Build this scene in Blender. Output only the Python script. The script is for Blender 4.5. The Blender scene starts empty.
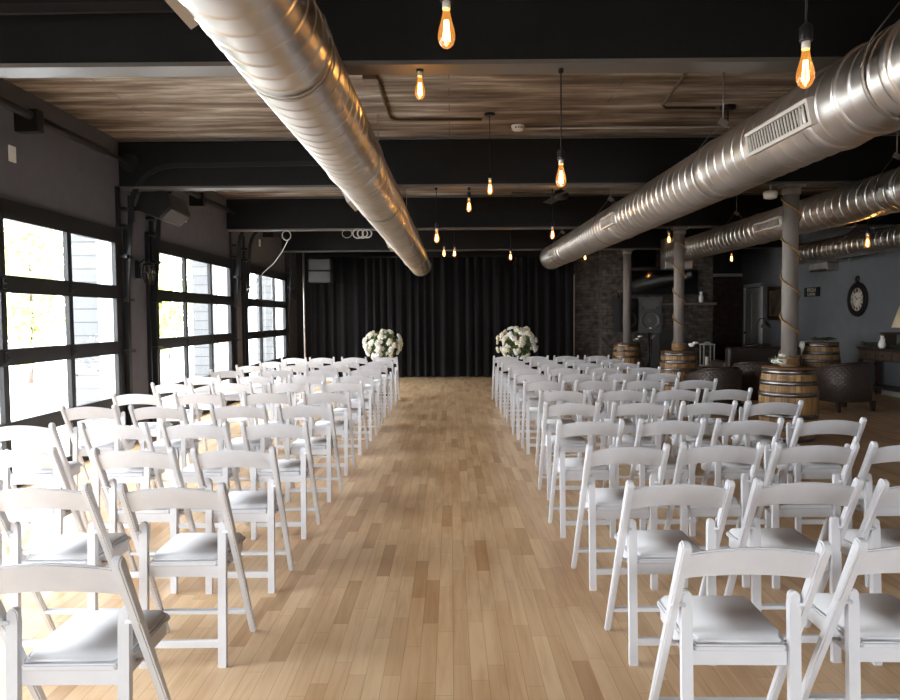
import bpy, bmesh, math, random
from mathutils import Vector, Matrix, Euler
random.seed(7)
S = bpy.context.scene
COL = S.collection
PI = math.pi
R = math.radians

# ------------------------------------------------------------------ camera
CAM_H, F = 1.467, 700.0
PITCH, ROLL, YAW = 2.67, -0.43, 0.08
cam = bpy.data.objects.new('camera', bpy.data.cameras.new('camera'))
COL.objects.link(cam)
cam.data.sensor_width = 36.0
cam.data.lens = 36.0 * F / 900.0
cam.data.clip_start = 0.05
cam.data.clip_end = 300
CM = Matrix.Rotation(R(YAW), 4, 'Z') @ Matrix.Rotation(R(90 - PITCH), 4, 'X') @ Matrix.Rotation(R(ROLL), 4, 'Z')
cam.matrix_world = Matrix.Translation((0, 0, CAM_H)) @ CM
S.camera = cam

def P(px, py, d):
    """point of the place seen at this spot of the photograph, at depth y = d"""
    v = CM.to_3x3() @ Vector(((px - 450) / F, (350 - py) / F, -1.0))
    return Vector((v.x * d / v.y, d, CAM_H + v.z * d / v.y))

# ------------------------------------------------------------------ world, exposure
SKY = 21.5
W = bpy.data.worlds.new('overcast_sky')
S.world = W
W.use_nodes = True
wn = W.node_tree.nodes
wn.clear()
wo = wn.new('ShaderNodeOutputWorld'); wb = wn.new('ShaderNodeBackground')
tc = wn.new('ShaderNodeTexCoord'); sx = wn.new('ShaderNodeSeparateXYZ'); rp = wn.new('ShaderNodeValToRGB')
W.node_tree.links.new(tc.outputs['Generated'], sx.inputs[0])
W.node_tree.links.new(sx.outputs['Z'], rp.inputs[0])
rp.color_ramp.elements[0].position = 0.0; rp.color_ramp.elements[0].color = (0.93, 0.97, 1.0, 1)
rp.color_ramp.elements[1].position = 0.6; rp.color_ramp.elements[1].color = (0.88, 0.94, 1.0, 1)
W.node_tree.links.new(rp.outputs[0], wb.inputs[0])
wb.inputs[1].default_value = SKY
W.node_tree.links.new(wb.outputs[0], wo.inputs[0])
S.view_settings.view_transform = 'Standard'
S.view_settings.look = 'None'
S.view_settings.gamma = 1.0
S.view_settings.use_curve_mapping = False
S.view_settings.exposure = 0.0
try:
    S.cycles.max_bounces = 8
    S.cycles.diffuse_bounces = 4
    S.cycles.glossy_bounces = 4
    S.cycles.transparent_max_bounces = 12
    S.cycles.sample_clamp_indirect = 8.0
    S.cycles.caustics_reflective = False
    S.cycles.caustics_refractive = False
    S.cycles.use_denoising = True
    S.cycles.denoising_prefilter = 'ACCURATE'
except Exception:
    pass

# depth of the bays, metres
WX = -3.85                       # inner face of the left wall
RX = 7.95                        # inner face of the right wall
CEIL = 3.555
BACK = 17.55
FRONT = -6.2
DOORS = [(0.83, 4.02), (4.93, 8.12), (9.08, 12.27), (13.12, 16.30)]
DOOR_TOP = 2.52

def portal(loc, rot, sx_, sy_):
    L = bpy.data.lights.new('daylight_portal', 'AREA')
    L.shape = 'RECTANGLE'; L.size = sx_; L.size_y = sy_
    L.cycles.is_portal = True
    o = bpy.data.objects.new('daylight_portal', L); COL.objects.link(o)
    o.location = loc; o.rotation_euler = rot
for a, b in DOORS:
    portal((WX - 0.10, (a + b) / 2, DOOR_TOP / 2), (R(90), 0, R(-90)), b - a, DOOR_TOP)
portal((-.1, FRONT - 0.05, 1.25), (R(90), 0, 0), 5.0, 2.1)

# ------------------------------------------------------------------ materials
def mat(name, col, rough=0.5, metal=0.0, spec=0.5, emit=None, estr=0.0, coat=0.0):
    m = bpy.data.materials.new(name); m.use_nodes = True
    b = m.node_tree.nodes['Principled BSDF']
    b.inputs['Base Color'].default_value = (*col, 1)
    b.inputs['Roughness'].default_value = rough
    b.inputs['Metallic'].default_value = metal
    b.inputs['Specular IOR Level'].default_value = spec
    b.inputs['Coat Weight'].default_value = coat
    if emit:
        b.inputs['Emission Color'].default_value = (*emit, 1)
        b.inputs['Emission Strength'].default_value = estr
    return m

def nodes(m):
    return m.node_tree.nodes, m.node_tree.links, m.node_tree.nodes['Principled BSDF']

def coords(m, scale=(1, 1, 1), swap=None):
    n, l, b = nodes(m)
    t = n.new('ShaderNodeTexCoord')
    mp = n.new('ShaderNodeMapping'); mp.inputs['Scale'].default_value = scale
    if swap:
        s = n.new('ShaderNodeSeparateXYZ'); c = n.new('ShaderNodeCombineXYZ')
        l.new(t.outputs['Object'], s.inputs[0])
        for i, ax in enumerate(swap):
            l.new(s.outputs[ax], c.inputs[i])
        l.new(c.outputs[0], mp.inputs[0])
    else:
        l.new(t.outputs['Object'], mp.inputs[0])
    return mp.outputs[0]

def noise_col(m, c0, c1, scale=(5, 5, 5), nscale=1.0, detail=4, lo=0.3, hi=0.7, bump=0.0, rough=None):
    n, l, b = nodes(m)
    v = coords(m, scale)
    t = n.new('ShaderNodeTexNoise'); t.inputs['Scale'].default_value = nscale; t.inputs['Detail'].default_value = detail
    l.new(v, t.inputs['Vector'])
    r = n.new('ShaderNodeValToRGB')
    r.color_ramp.elements[0].position = lo; r.color_ramp.elements[0].color = (*c0, 1)
    r.color_ramp.elements[1].position = hi; r.color_ramp.elements[1].color = (*c1, 1)
    l.new(t.outputs[0], r.inputs[0]); l.new(r.outputs[0], b.inputs['Base Color'])
    if bump:
        bp = n.new('ShaderNodeBump'); bp.inputs['Strength'].default_value = bump; bp.inputs['Distance'].default_value = 0.01
        l.new(t.outputs[0], bp.inputs['Height']); l.new(bp.outputs[0], b.inputs['Normal'])
    if rough:
        q = n.new('ShaderNodeMapRange'); q.inputs['To Min'].default_value = rough[0]; q.inputs['To Max'].default_value = rough[1]
        l.new(t.outputs[0], q.inputs['Value']); l.new(q.outputs[0], b.inputs['Roughness'])
    return m

M = {}
M['resin'] = noise_col(mat('white_resin', (.75, .75, .77), 0.42, spec=.35), (.68, .69, .73), (.72, .73, .765), nscale=3)
M['vinyl'] = noise_col(mat('white_vinyl', (.74, .73, .73), 0.6, spec=.3), (.74, .745, .77), (.78, .785, .80), (14, 14, 14), bump=.05)
M['steel_pin'] = mat('steel_pin', (.6, .6, .6), .3, 1)
M['black_paint'] = noise_col(mat('black_paint', (.012, .012, .014), .5), (.010, .010, .012), (.016, .016, .018), nscale=2)
M['black_metal'] = mat('black_metal', (.007, .0065, .007), .45, spec=.35)
M['frame_black'] = mat('door_frame_black', (.010, .0095, .010), .5, spec=.35)
M['beam_web'] = noise_col(mat('beam_dark_paint', (.005, .005, .005), .6, spec=.2), (.0042, .004, .0042), (.006, .0057, .006), nscale=3)
M['beam_flange'] = noise_col(mat('beam_flange_grey', (.11, .10, .10), .38), (.085, .076, .068), (.125, .112, .10), (1, 6, 6), rough=(.3, .5))
M['wall_dark'] = noise_col(mat('charcoal_wall_paint', (.115, .112, .125), .8), (.108, .105, .118), (.122, .118, .131), nscale=1.5)
M['wall_blue'] = noise_col(mat('slate_blue_wall_paint', (.11, .115, .12), .8), (.105, .110, .116), (.12, .124, .13), nscale=.8)
M['wall_black'] = mat('black_wall_paint', (.008, .008, .008), .8)
M['white_plastic'] = mat('white_plastic', (.75, .74, .70), .4)
M['white_trim'] = mat('painted_trim', (.36, .35, .33), .5)
M['door_trim'] = mat('door_frame_paint', (.62, .60, .57), .5)
M['rope'] = noise_col(mat('jute_rope', (.25, .14, .05), .9), (.16, .085, .03), (.36, .21, .09), (60, 60, 60))
M['hoop'] = noise_col(mat('hoop_steel', (.30, .30, .31), .38, 1), (.12, .11, .11), (.42, .42, .42), (7, 7, 20), rough=(.25, .5))
M['barrel_top'] = noise_col(mat('barrel_head_wood', (.13, .06, .03), .45), (.09, .04, .02), (.20, .10, .05), (2, 25, 5))
M['col_paint'] = noise_col(mat('column_taupe', (.23, .20, .175), .6), (.17, .145, .13), (.27, .235, .21), (6, 6, 1.2))
M['leather'] = mat('dark_brown_leather', (.030, .019, .016), .38)
M['dark_wood'] = noise_col(mat('dark_walnut', (.022, .013, .010), .4), (.016, .009, .007), (.035, .02, .014), (2, 25, 25))
M['drawer_wood'] = noise_col(mat('drawer_wood', (.05, .03, .02), .45), (.035, .02, .013), (.065, .04, .027), (2, 25, 25))
M['leaf'] = noise_col(mat('leaf_green', (.07, .12, .03), .55), (.05, .09, .03), (.24, .32, .12), (25, 25, 25))
M['tree_leaf'] = noise_col(mat('tree_leaf', (.32, .38, .12), .6), (.36, .42, .14), (.58, .58, .30), (2, 2, 2))
M['bark'] = mat('bark', (.12, .09, .07), .9)
M['petal'] = noise_col(mat('cream_petal', (.80, .76, .62), .6), (.80, .78, .70), (.74, .66, .42), (9, 9, 9))
M['petal_white'] = mat('white_petal', (.84, .82, .80), .6)
M['glass_dark'] = mat('dark_green_glass', (.02, .03, .02), .08, 0, .6)
M['speaker'] = mat('speaker_cabinet', (.016, .0155, .0155), .5)
M['grille_cloth'] = mat('speaker_grille', (.042, .040, .040), .55)
M['screen'] = mat('dark_screen', (.004, .004, .004), .06)
M['ceramic'] = mat('white_ceramic', (.75, .72, .68), .25)
M['siding_trim'] = mat('siding_corner_board', (.90, .90, .90), .6)
M['mantel'] = mat('weathered_mantel', (.13, .11, .095), .7)
M['leaf_dark'] = noise_col(mat('leaf_dark_green', (.04, .06, .02), .6), (.015, .028, .01), (.06, .085, .03), (25, 25, 25))
M['paper'] = mat('paper_cloth', (.5, .49, .46), .8)
M['clock_face'] = noise_col(mat('aged_clock_face', (.50, .45, .36), .7), (.42, .37, .28), (.56, .51, .42), (9, 9, 9))
M['clock_rim'] = mat('clock_rim', (.009, .007, .006), .7, spec=.2)
M['gold'] = mat('dull_gold', (.16, .11, .05), .5, .3)
M['shade'] = mat('cream_lamp_shade', (.62, .50, .32), .8)
M['concrete'] = noise_col(mat('pale_paving', (.62, .61, .58), .9), (.55, .54, .52), (.68, .67, .64), nscale=.6)
M['cable_white'] = mat('white_cable', (.60, .58, .55), .6)
M['grille_white'] = mat('duct_grille_white', (.62, .59, .55), .45, .3)
M['grille_dark'] = mat('grille_shadow_black', (.015, .015, .015), .7)
M['conduit'] = mat('conduit_brown', (.11, .075, .045), .6)
M['emt'] = mat('galvanised_conduit', (.30, .27, .24), .45, .7)

def m_galv():
    m = mat('galvanised_steel', (.56, .55, .545), .27, 1.0)
    n, l, b = nodes(m)
    v = coords(m)
    t = n.new('ShaderNodeTexNoise'); t.inputs['Scale'].default_value = 3; t.inputs['Detail'].default_value = 5
    l.new(v, t.inputs['Vector'])
    r = n.new('ShaderNodeValToRGB')
    r.color_ramp.elements[0].position = .3; r.color_ramp.elements[0].color = (.58, .57, .565, 1)
    r.color_ramp.elements[1].position = .7; r.color_ramp.elements[1].color = (.78, .77, .755, 1)
    l.new(t.outputs[0], r.inputs[0]); l.new(r.outputs[0], b.inputs['Base Color'])
    q = n.new('ShaderNodeMapRange'); q.inputs['To Min'].default_value = .27; q.inputs['To Max'].default_value = .40
    l.new(t.outputs[0], q.inputs['Value']); l.new(q.outputs[0], b.inputs['Roughness'])
    return m
M['galv'] = m_galv()

def m_floor():
    m = mat('maple_floor', (.4, .25, .13), .3)
    n, l, b = nodes(m)
    tcn = n.new('ShaderNodeTexCoord'); sp = n.new('ShaderNodeSeparateXYZ'); l.new(tcn.outputs['Object'], sp.inputs[0])
    def mth(op, a, c):
        q = n.new('ShaderNodeMath'); q.operation = op
        for i, x in enumerate((a, c)):
            if isinstance(x, (int, float)): q.inputs[i].default_value = x
            elif x is not None: l.new(x, q.inputs[i])
        return q.outputs[0]
    row = mth('FLOOR', mth('DIVIDE', sp.outputs[0], .072), None)
    wn_ = n.new('ShaderNodeTexWhiteNoise'); wn_.noise_dimensions = '1D'; l.new(row, wn_.inputs['W'])
    cmb = n.new('ShaderNodeCombineXYZ')
    l.new(mth('ADD', mth('MULTIPLY', sp.outputs[1], 1.0), mth('MULTIPLY', wn_.outputs['Value'], 7.3)), cmb.inputs[0]); l.new(sp.outputs[0], cmb.inputs[1])
    v = cmb.outputs[0]
    br = n.new('ShaderNodeTexBrick')
    br.offset = 0; br.offset_frequency = 2; br.squash = 1.0
    br.inputs['Color1'].default_value = (0, 0, 0, 1); br.inputs['Color2'].default_value = (1, 1, 1, 1)
    br.inputs['Mortar'].default_value = (.5, .5, .5, 1)
    br.inputs['Scale'].default_value = 1; br.inputs['Mortar Size'].default_value = .0
    br.inputs['Brick Width'].default_value = .55; br.inputs['Row Height'].default_value = .072
    l.new(v, br.inputs['Vector'])
    r = n.new('ShaderNodeValToRGB')
    e = r.color_ramp.elements
    e[0].position = 0; e[0].color = (.57, .36, .185, 1)
    e[1].position = 1; e[1].color = (.85, .625, .385, 1)
    x = e.new(.14); x.color = (.71, .475, .26, 1)
    x = e.new(.5); x.color = (.78, .55, .325, 1)
    l.new(br.outputs['Color'], r.inputs[0])
    # grain
    v2 = coords(m, (22, 1.6, 1))
    g = n.new('ShaderNodeTexNoise'); g.inputs['Scale'].default_value = 1; g.inputs['Detail'].default_value = 6; g.inputs['Distortion'].default_value = 1.2
    l.new(v2, g.inputs['Vector'])
    gr = n.new('ShaderNodeValToRGB')
    gr.color_ramp.elements[0].position = .30; gr.color_ramp.elements[0].color = (.84, .77, .69, 1)
    gr.color_ramp.elements[1].position = .55; gr.color_ramp.elements[1].color = (1, 1, 1, 1)
    l.new(g.outputs[0], gr.inputs[0])
    mx = n.new('ShaderNodeMix'); mx.data_type = 'RGBA'; mx.blend_type = 'MULTIPLY'; mx.inputs[0].default_value = .8
    l.new(r.outputs[0], mx.inputs[6]); l.new(gr.outputs[0], mx.inputs[7])
    # seams
    b2 = n.new('ShaderNodeTexBrick')
    b2.offset = 0; b2.offset_frequency = 2
    b2.inputs['Color1'].default_value = (1, 1, 1, 1); b2.inputs['Color2'].default_value = (1, 1, 1, 1)
    b2.inputs['Mortar'].default_value = (.72, .64, .56, 1)
    b2.inputs['Scale'].default_value = 1; b2.inputs['Mortar Size'].default_value = .0016
    b2.inputs['Mortar Smooth'].default_value = .3
    b2.inputs['Brick Width'].default_value = .55; b2.inputs['Row Height'].default_value = .072
    l.new(v, b2.inputs['Vector'])
    m2 = n.new('ShaderNodeMix'); m2.data_type = 'RGBA'; m2.blend_type = 'MULTIPLY'; m2.inputs[0].default_value = 1
    l.new(mx.outputs[2], m2.inputs[6]); l.new(b2.outputs['Color'], m2.inputs[7])
    # old scuffs and knots
    v3 = coords(m, (3.2, .8, 1))
    s = n.new('ShaderNodeTexNoise'); s.inputs['Scale'].default_value = 1.1; s.inputs['Detail'].default_value = 5
    l.new(v3, s.inputs['Vector'])
    sr = n.new('ShaderNodeValToRGB')
    sr.color_ramp.elements[0].position = .34; sr.color_ramp.elements[0].color = (.84, .76, .69, 1)
    sr.color_ramp.elements[1].position = .52; sr.color_ramp.elements[1].color = (1, 1, 1, 1)
    l.new(s.outputs[0], sr.inputs[0])
    m3 = n.new('ShaderNodeMix'); m3.data_type = 'RGBA'; m3.blend_type = 'MULTIPLY'; m3.inputs[0].default_value = 1
    l.new(m2.outputs[2], m3.inputs[6]); l.new(sr.outputs[0], m3.inputs[7])
    l.new(m3.outputs[2], b.inputs['Base Color'])
    q = n.new('ShaderNodeMapRange'); q.inputs['To Min'].default_value = .26; q.inputs['To Max'].default_value = .42
    l.new(s.outputs[0], q.inputs['Value']); l.new(q.outputs[0], b.inputs['Roughness'])
    return m
M['floor'] = m_floor()

def m_ceiling():
    m = mat('stained_ceiling_boards', (.15, .1, .07), .7)
    n, l, b = nodes(m)
    v = coords(m, (.75, 5.5, 1))
    t = n.new('ShaderNodeTexNoise'); t.inputs['Scale'].default_value = 1.3; t.inputs['Detail'].default_value = 8; t.inputs['Roughness'].default_value = .62
    l.new(v, t.inputs['Vector'])
    r = n.new('ShaderNodeValToRGB'); e = r.color_ramp.elements
    e[0].position = .30; e[0].color = (.050, .030, .018, 1)
    e[1].position = .72; e[1].color = (.62, .56, .48, 1)
    x = e.new(.44); x.color = (.15, .10, .065, 1)
    x = e.new(.56); x.color = (.30, .24, .18, 1)
    l.new(t.outputs[0], r.inputs[0])
    v1 = coords(m)
    br = n.new('ShaderNodeTexBrick'); br.inputs['Scale'].default_value = 1; br.inputs['Brick Width'].default_value = 3.1
    br.inputs['Row Height'].default_value = .24; br.inputs['Mortar Size'].default_value = .004
    br.inputs['Color1'].default_value = (.75, .72, .7, 1); br.inputs['Color2'].default_value = (1, 1, 1, 1); br.inputs['Mortar'].default_value = (.35, .3, .26, 1)
    l.new(v1, br.inputs['Vector'])
    mx = n.new('ShaderNodeMix'); mx.data_type = 'RGBA'; mx.blend_type = 'MULTIPLY'; mx.inputs[0].default_value = 1
    l.new(r.outputs[0], mx.inputs[6]); l.new(br.outputs['Color'], mx.inputs[7])
    l.new(mx.outputs[2], b.inputs['Base Color'])
    return m
M['ceiling'] = m_ceiling()

def m_brick(name, c1, c2, mort, swap):
    m = mat(name, c1, .85)
    n, l, b = nodes(m)
    v = coords(m, (1, 1, 1), swap)
    br = n.new('ShaderNodeTexBrick'); br.inputs['Scale'].default_value = 1
    br.inputs['Brick Width'].default_value = .23; br.inputs['Row Height'].default_value = .078; br.inputs['Mortar Size'].default_value = .009
    br.inputs['Color1'].default_value = (*c1, 1); br.inputs['Color2'].default_value = (*c2, 1); br.inputs['Mortar'].default_value = (*mort, 1)
    l.new(v, br.inputs['Vector'])
    t = n.new('ShaderNodeTexNoise'); t.inputs['Scale'].default_value = 9; t.inputs['Detail'].default_value = 5
    l.new(v, t.inputs['Vector'])
    r = n.new('ShaderNodeValToRGB'); r.color_ramp.elements[0].position = .35; r.color_ramp.elements[0].color = (.4, .4, .4, 1)
    r.color_ramp.elements[1].position = .7; r.color_ramp.elements[1].color = (1.2, 1.2, 1.2, 1)
    l.new(t.outputs[0], r.inputs[0])
    mx = n.new('ShaderNodeMix'); mx.data_type = 'RGBA'; mx.blend_type = 'MULTIPLY'; mx.inputs[0].default_value = 1
    l.new(br.outputs['Color'], mx.inputs[6]); l.new(r.outputs[0], mx.inputs[7])
    l.new(mx.outputs[2], b.inputs['Base Color'])
    bp = n.new('ShaderNodeBump'); bp.inputs['Strength'].default_value = .5; bp.inputs['Distance'].default_value = .01
    l.new(br.outputs['Fac'], bp.inputs['Height']); bp.invert = True
    l.new(bp.outputs[0], b.inputs['Normal'])
    return m
M['brick'] = m_brick('aged_grey_brick', (.06, .045, .036), (.125, .10, .082), (.065, .054, .046), (0, 2, 1))
M['brick_red'] = m_brick('dark_red_brick', (.045, .02, .015), (.065, .03, .022), (.035, .022, .018), (0, 2, 1))

def m_siding():
    m = mat('grey_lap_siding', (.45, .46, .47), .7)
    n, l, b = nodes(m)
    v = coords(m, (1, 1, 1), (0, 2, 1))
    br = n.new('ShaderNodeTexBrick'); br.inputs['Scale'].default_value = 1
    br.offset = 0; br.inputs['Brick Width'].default_value = 400; br.inputs['Row Height'].default_value = .16; br.inputs['Mortar Size'].default_value = .008
    br.inputs['Color1'].default_value = (.105, .107, .11, 1); br.inputs['Color2'].default_value = (.12, .122, .124, 1); br.inputs['Mortar'].default_value = (.05, .05, .052, 1)
    l.new(v, br.inputs['Vector']); l.new(br.outputs['Color'], b.inputs['Base Color'])
    return m
M['siding'] = m_siding()

def m_staves():
    m = mat('oak_staves', (.35, .2, .08), .55)
    n, l, b = nodes(m)
    tcn = n.new('ShaderNodeTexCoord'); s = n.new('ShaderNodeSeparateXYZ'); l.new(tcn.outputs['Object'], s.inputs[0])
    at = n.new('ShaderNodeMath'); at.operation = 'ARCTAN2'; l.new(s.outputs[1], at.inputs[0]); l.new(s.outputs[0], at.inputs[1])
    mu = n.new('ShaderNodeMath'); mu.operation = 'MULTIPLY'; mu.inputs[1].default_value = 28 / (2 * PI); l.new(at.outputs[0], mu.inputs[0])
    fl = n.new('ShaderNodeMath'); fl.operation = 'FLOOR'; l.new(mu.outputs[0], fl.inputs[0])
    fr = n.new('ShaderNodeMath'); fr.operation = 'FRACT'; l.new(mu.outputs[0], fr.inputs[0])
    wh = n.new('ShaderNodeTexWhiteNoise'); wh.noise_dimensions = '1D'; l.new(fl.outputs[0], wh.inputs['W'])
    r = n.new('ShaderNodeValToRGB'); e = r.color_ramp.elements
    e[0].position = 0; e[0].color = (.20, .10, .035, 1); e[1].position = 1; e[1].color = (.50, .30, .12, 1)
    l.new(wh.outputs['Value'], r.inputs[0])
    gp = n.new('ShaderNodeMath'); gp.operation = 'GREATER_THAN'; gp.inputs[1].default_value = .07; l.new(fr.outputs[0], gp.inputs[0])
    v = coords(m, (14, 14, 2)); t = n.new('ShaderNodeTexNoise'); t.inputs['Scale'].default_value = 2; t.inputs['Detail'].default_value = 5; l.new(v, t.inputs['Vector'])
    r2 = n.new('ShaderNodeValToRGB'); r2.color_ramp.elements[0].position = .3; r2.color_ramp.elements[0].color = (.5, .45, .4, 1); r2.color_ramp.elements[1].position = .6; r2.color_ramp.elements[1].color = (1, 1, 1, 1)
    l.new(t.outputs[0], r2.inputs[0])
    mx = n.new('ShaderNodeMix'); mx.data_type = 'RGBA'; mx.blend_type = 'MULTIPLY'; mx.inputs[0].default_value = 1
    l.new(r.outputs[0], mx.inputs[6]); l.new(r2.outputs[0], mx.inputs[7])
    m2 = n.new('ShaderNodeMix'); m2.data_type = 'RGBA'; m2.inputs[6].default_value = (.05, .025, .01, 1)
    l.new(gp.outputs[0], m2.inputs[0]); l.new(mx.outputs[2], m2.inputs[7])
    l.new(m2.outputs[2], b.inputs['Base Color'])
    return m
M['staves'] = m_staves()

def m_quilt():
    m = mat('quilted_leather', (.055, .040, .035), .30)
    n, l, b = nodes(m)
    tcn = n.new('ShaderNodeTexCoord'); s = n.new('ShaderNodeSeparateXYZ'); l.new(tcn.outputs['Object'], s.inputs[0])
    def M2(op, a, bb):
        q = n.new('ShaderNodeMath'); q.operation = op
        for i, x in enumerate((a, bb)):
            if isinstance(x, (int, float)): q.inputs[i].default_value = x
            elif x is not None: l.new(x, q.inputs[i])
        return q.outputs[0]
    at = M2('ARCTAN2', s.outputs[1], s.outputs[0]); u = M2('MULTIPLY', at, .46); z = s.outputs[2]
    a1 = M2('PINGPONG', M2('ADD', M2('MULTIPLY', u, 11), M2('MULTIPLY', z, 13)), .5)
    a2 = M2('PINGPONG', M2('SUBTRACT', M2('MULTIPLY', u, 11), M2('MULTIPLY', z, 13)), .5)
    h = M2('SQRT', M2('MINIMUM', a1, a2), None)
    bp = n.new('ShaderNodeBump'); bp.inputs['Strength'].default_value = .8; bp.inputs['Distance'].default_value = .012
    l.new(h, bp.inputs['Height']); l.new(bp.outputs[0], b.inputs['Normal'])
    return m
M['quilt'] = m_quilt()

def m_curtain():
    m = mat('black_velvet_drape', (.0058, .0052, .0058), .9, spec=.15)
    b = m.node_tree.nodes['Principled BSDF']
    b.inputs['Sheen Weight'].default_value = .06
    b.inputs['Sheen Roughness'].default_value = .5
    return m
M['drape'] = m_curtain()

def m_thin_glass(name, tint=(1, 1, 1), refl=.08):
    m = bpy.data.materials.new(name); m.use_nodes = True
    n, l = m.node_tree.nodes, m.node_tree.links; n.clear()
    o = n.new('ShaderNodeOutputMaterial'); mx = n.new('ShaderNodeMixShader')
    t = n.new('ShaderNodeBsdfTransparent'); g = n.new('ShaderNodeBsdfGlossy'); lw = n.new('ShaderNodeLayerWeight')
    t.inputs[0].default_value = (*tint, 1); g.inputs['Roughness'].default_value = .02
    lw.inputs['Blend'].default_value = .25
    q = n.new('ShaderNodeMapRange'); q.inputs['To Min'].default_value = refl * .3; q.inputs['To Max'].default_value = .35
    l.new(lw.outputs['Facing'], q.inputs['Value'])
    l.new(q.outputs[0], mx.inputs[0]); l.new(t.outputs[0], mx.inputs[1]); l.new(g.outputs[0], mx.inputs[2]); l.new(mx.outputs[0], o.inputs[0])
    return m
M['pane'] = m_thin_glass('window_glass')
M['clear'] = m_thin_glass('clear_glass', (.85, .85, .82), .2)
def m_bulb():
    m = bpy.data.materials.new('amber_bulb_glass'); m.use_nodes = True
    n, l = m.node_tree.nodes, m.node_tree.links; n.clear()
    o = n.new('ShaderNodeOutputMaterial'); mx = n.new('ShaderNodeMixShader'); ad = n.new('ShaderNodeAddShader')
    t = n.new('ShaderNodeBsdfTransparent'); g = n.new('ShaderNodeBsdfGlossy'); lw = n.new('ShaderNodeLayerWeight'); em = n.new('ShaderNodeEmission')
    t.inputs[0].default_value = (1, .72, .35, 1); g.inputs['Roughness'].default_value = .05; lw.inputs['Blend'].default_value = .2
    em.inputs[0].default_value = (1, .42, .10, 1); em.inputs[1].default_value = .38
    l.new(lw.outputs['Facing'], mx.inputs[0]); l.new(t.outputs[0], mx.inputs[1]); l.new(g.outputs[0], mx.inputs[2])
    l.new(mx.outputs[0], ad.inputs[0]); l.new(em.outputs[0], ad.inputs[1]); l.new(ad.outputs[0], o.inputs[0])
    return m
M['bulb'] = m_bulb()
M['filament'] = mat('glowing_filament', (1, .6, .2), .5, emit=(1, .74, .40), estr=40)

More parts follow.
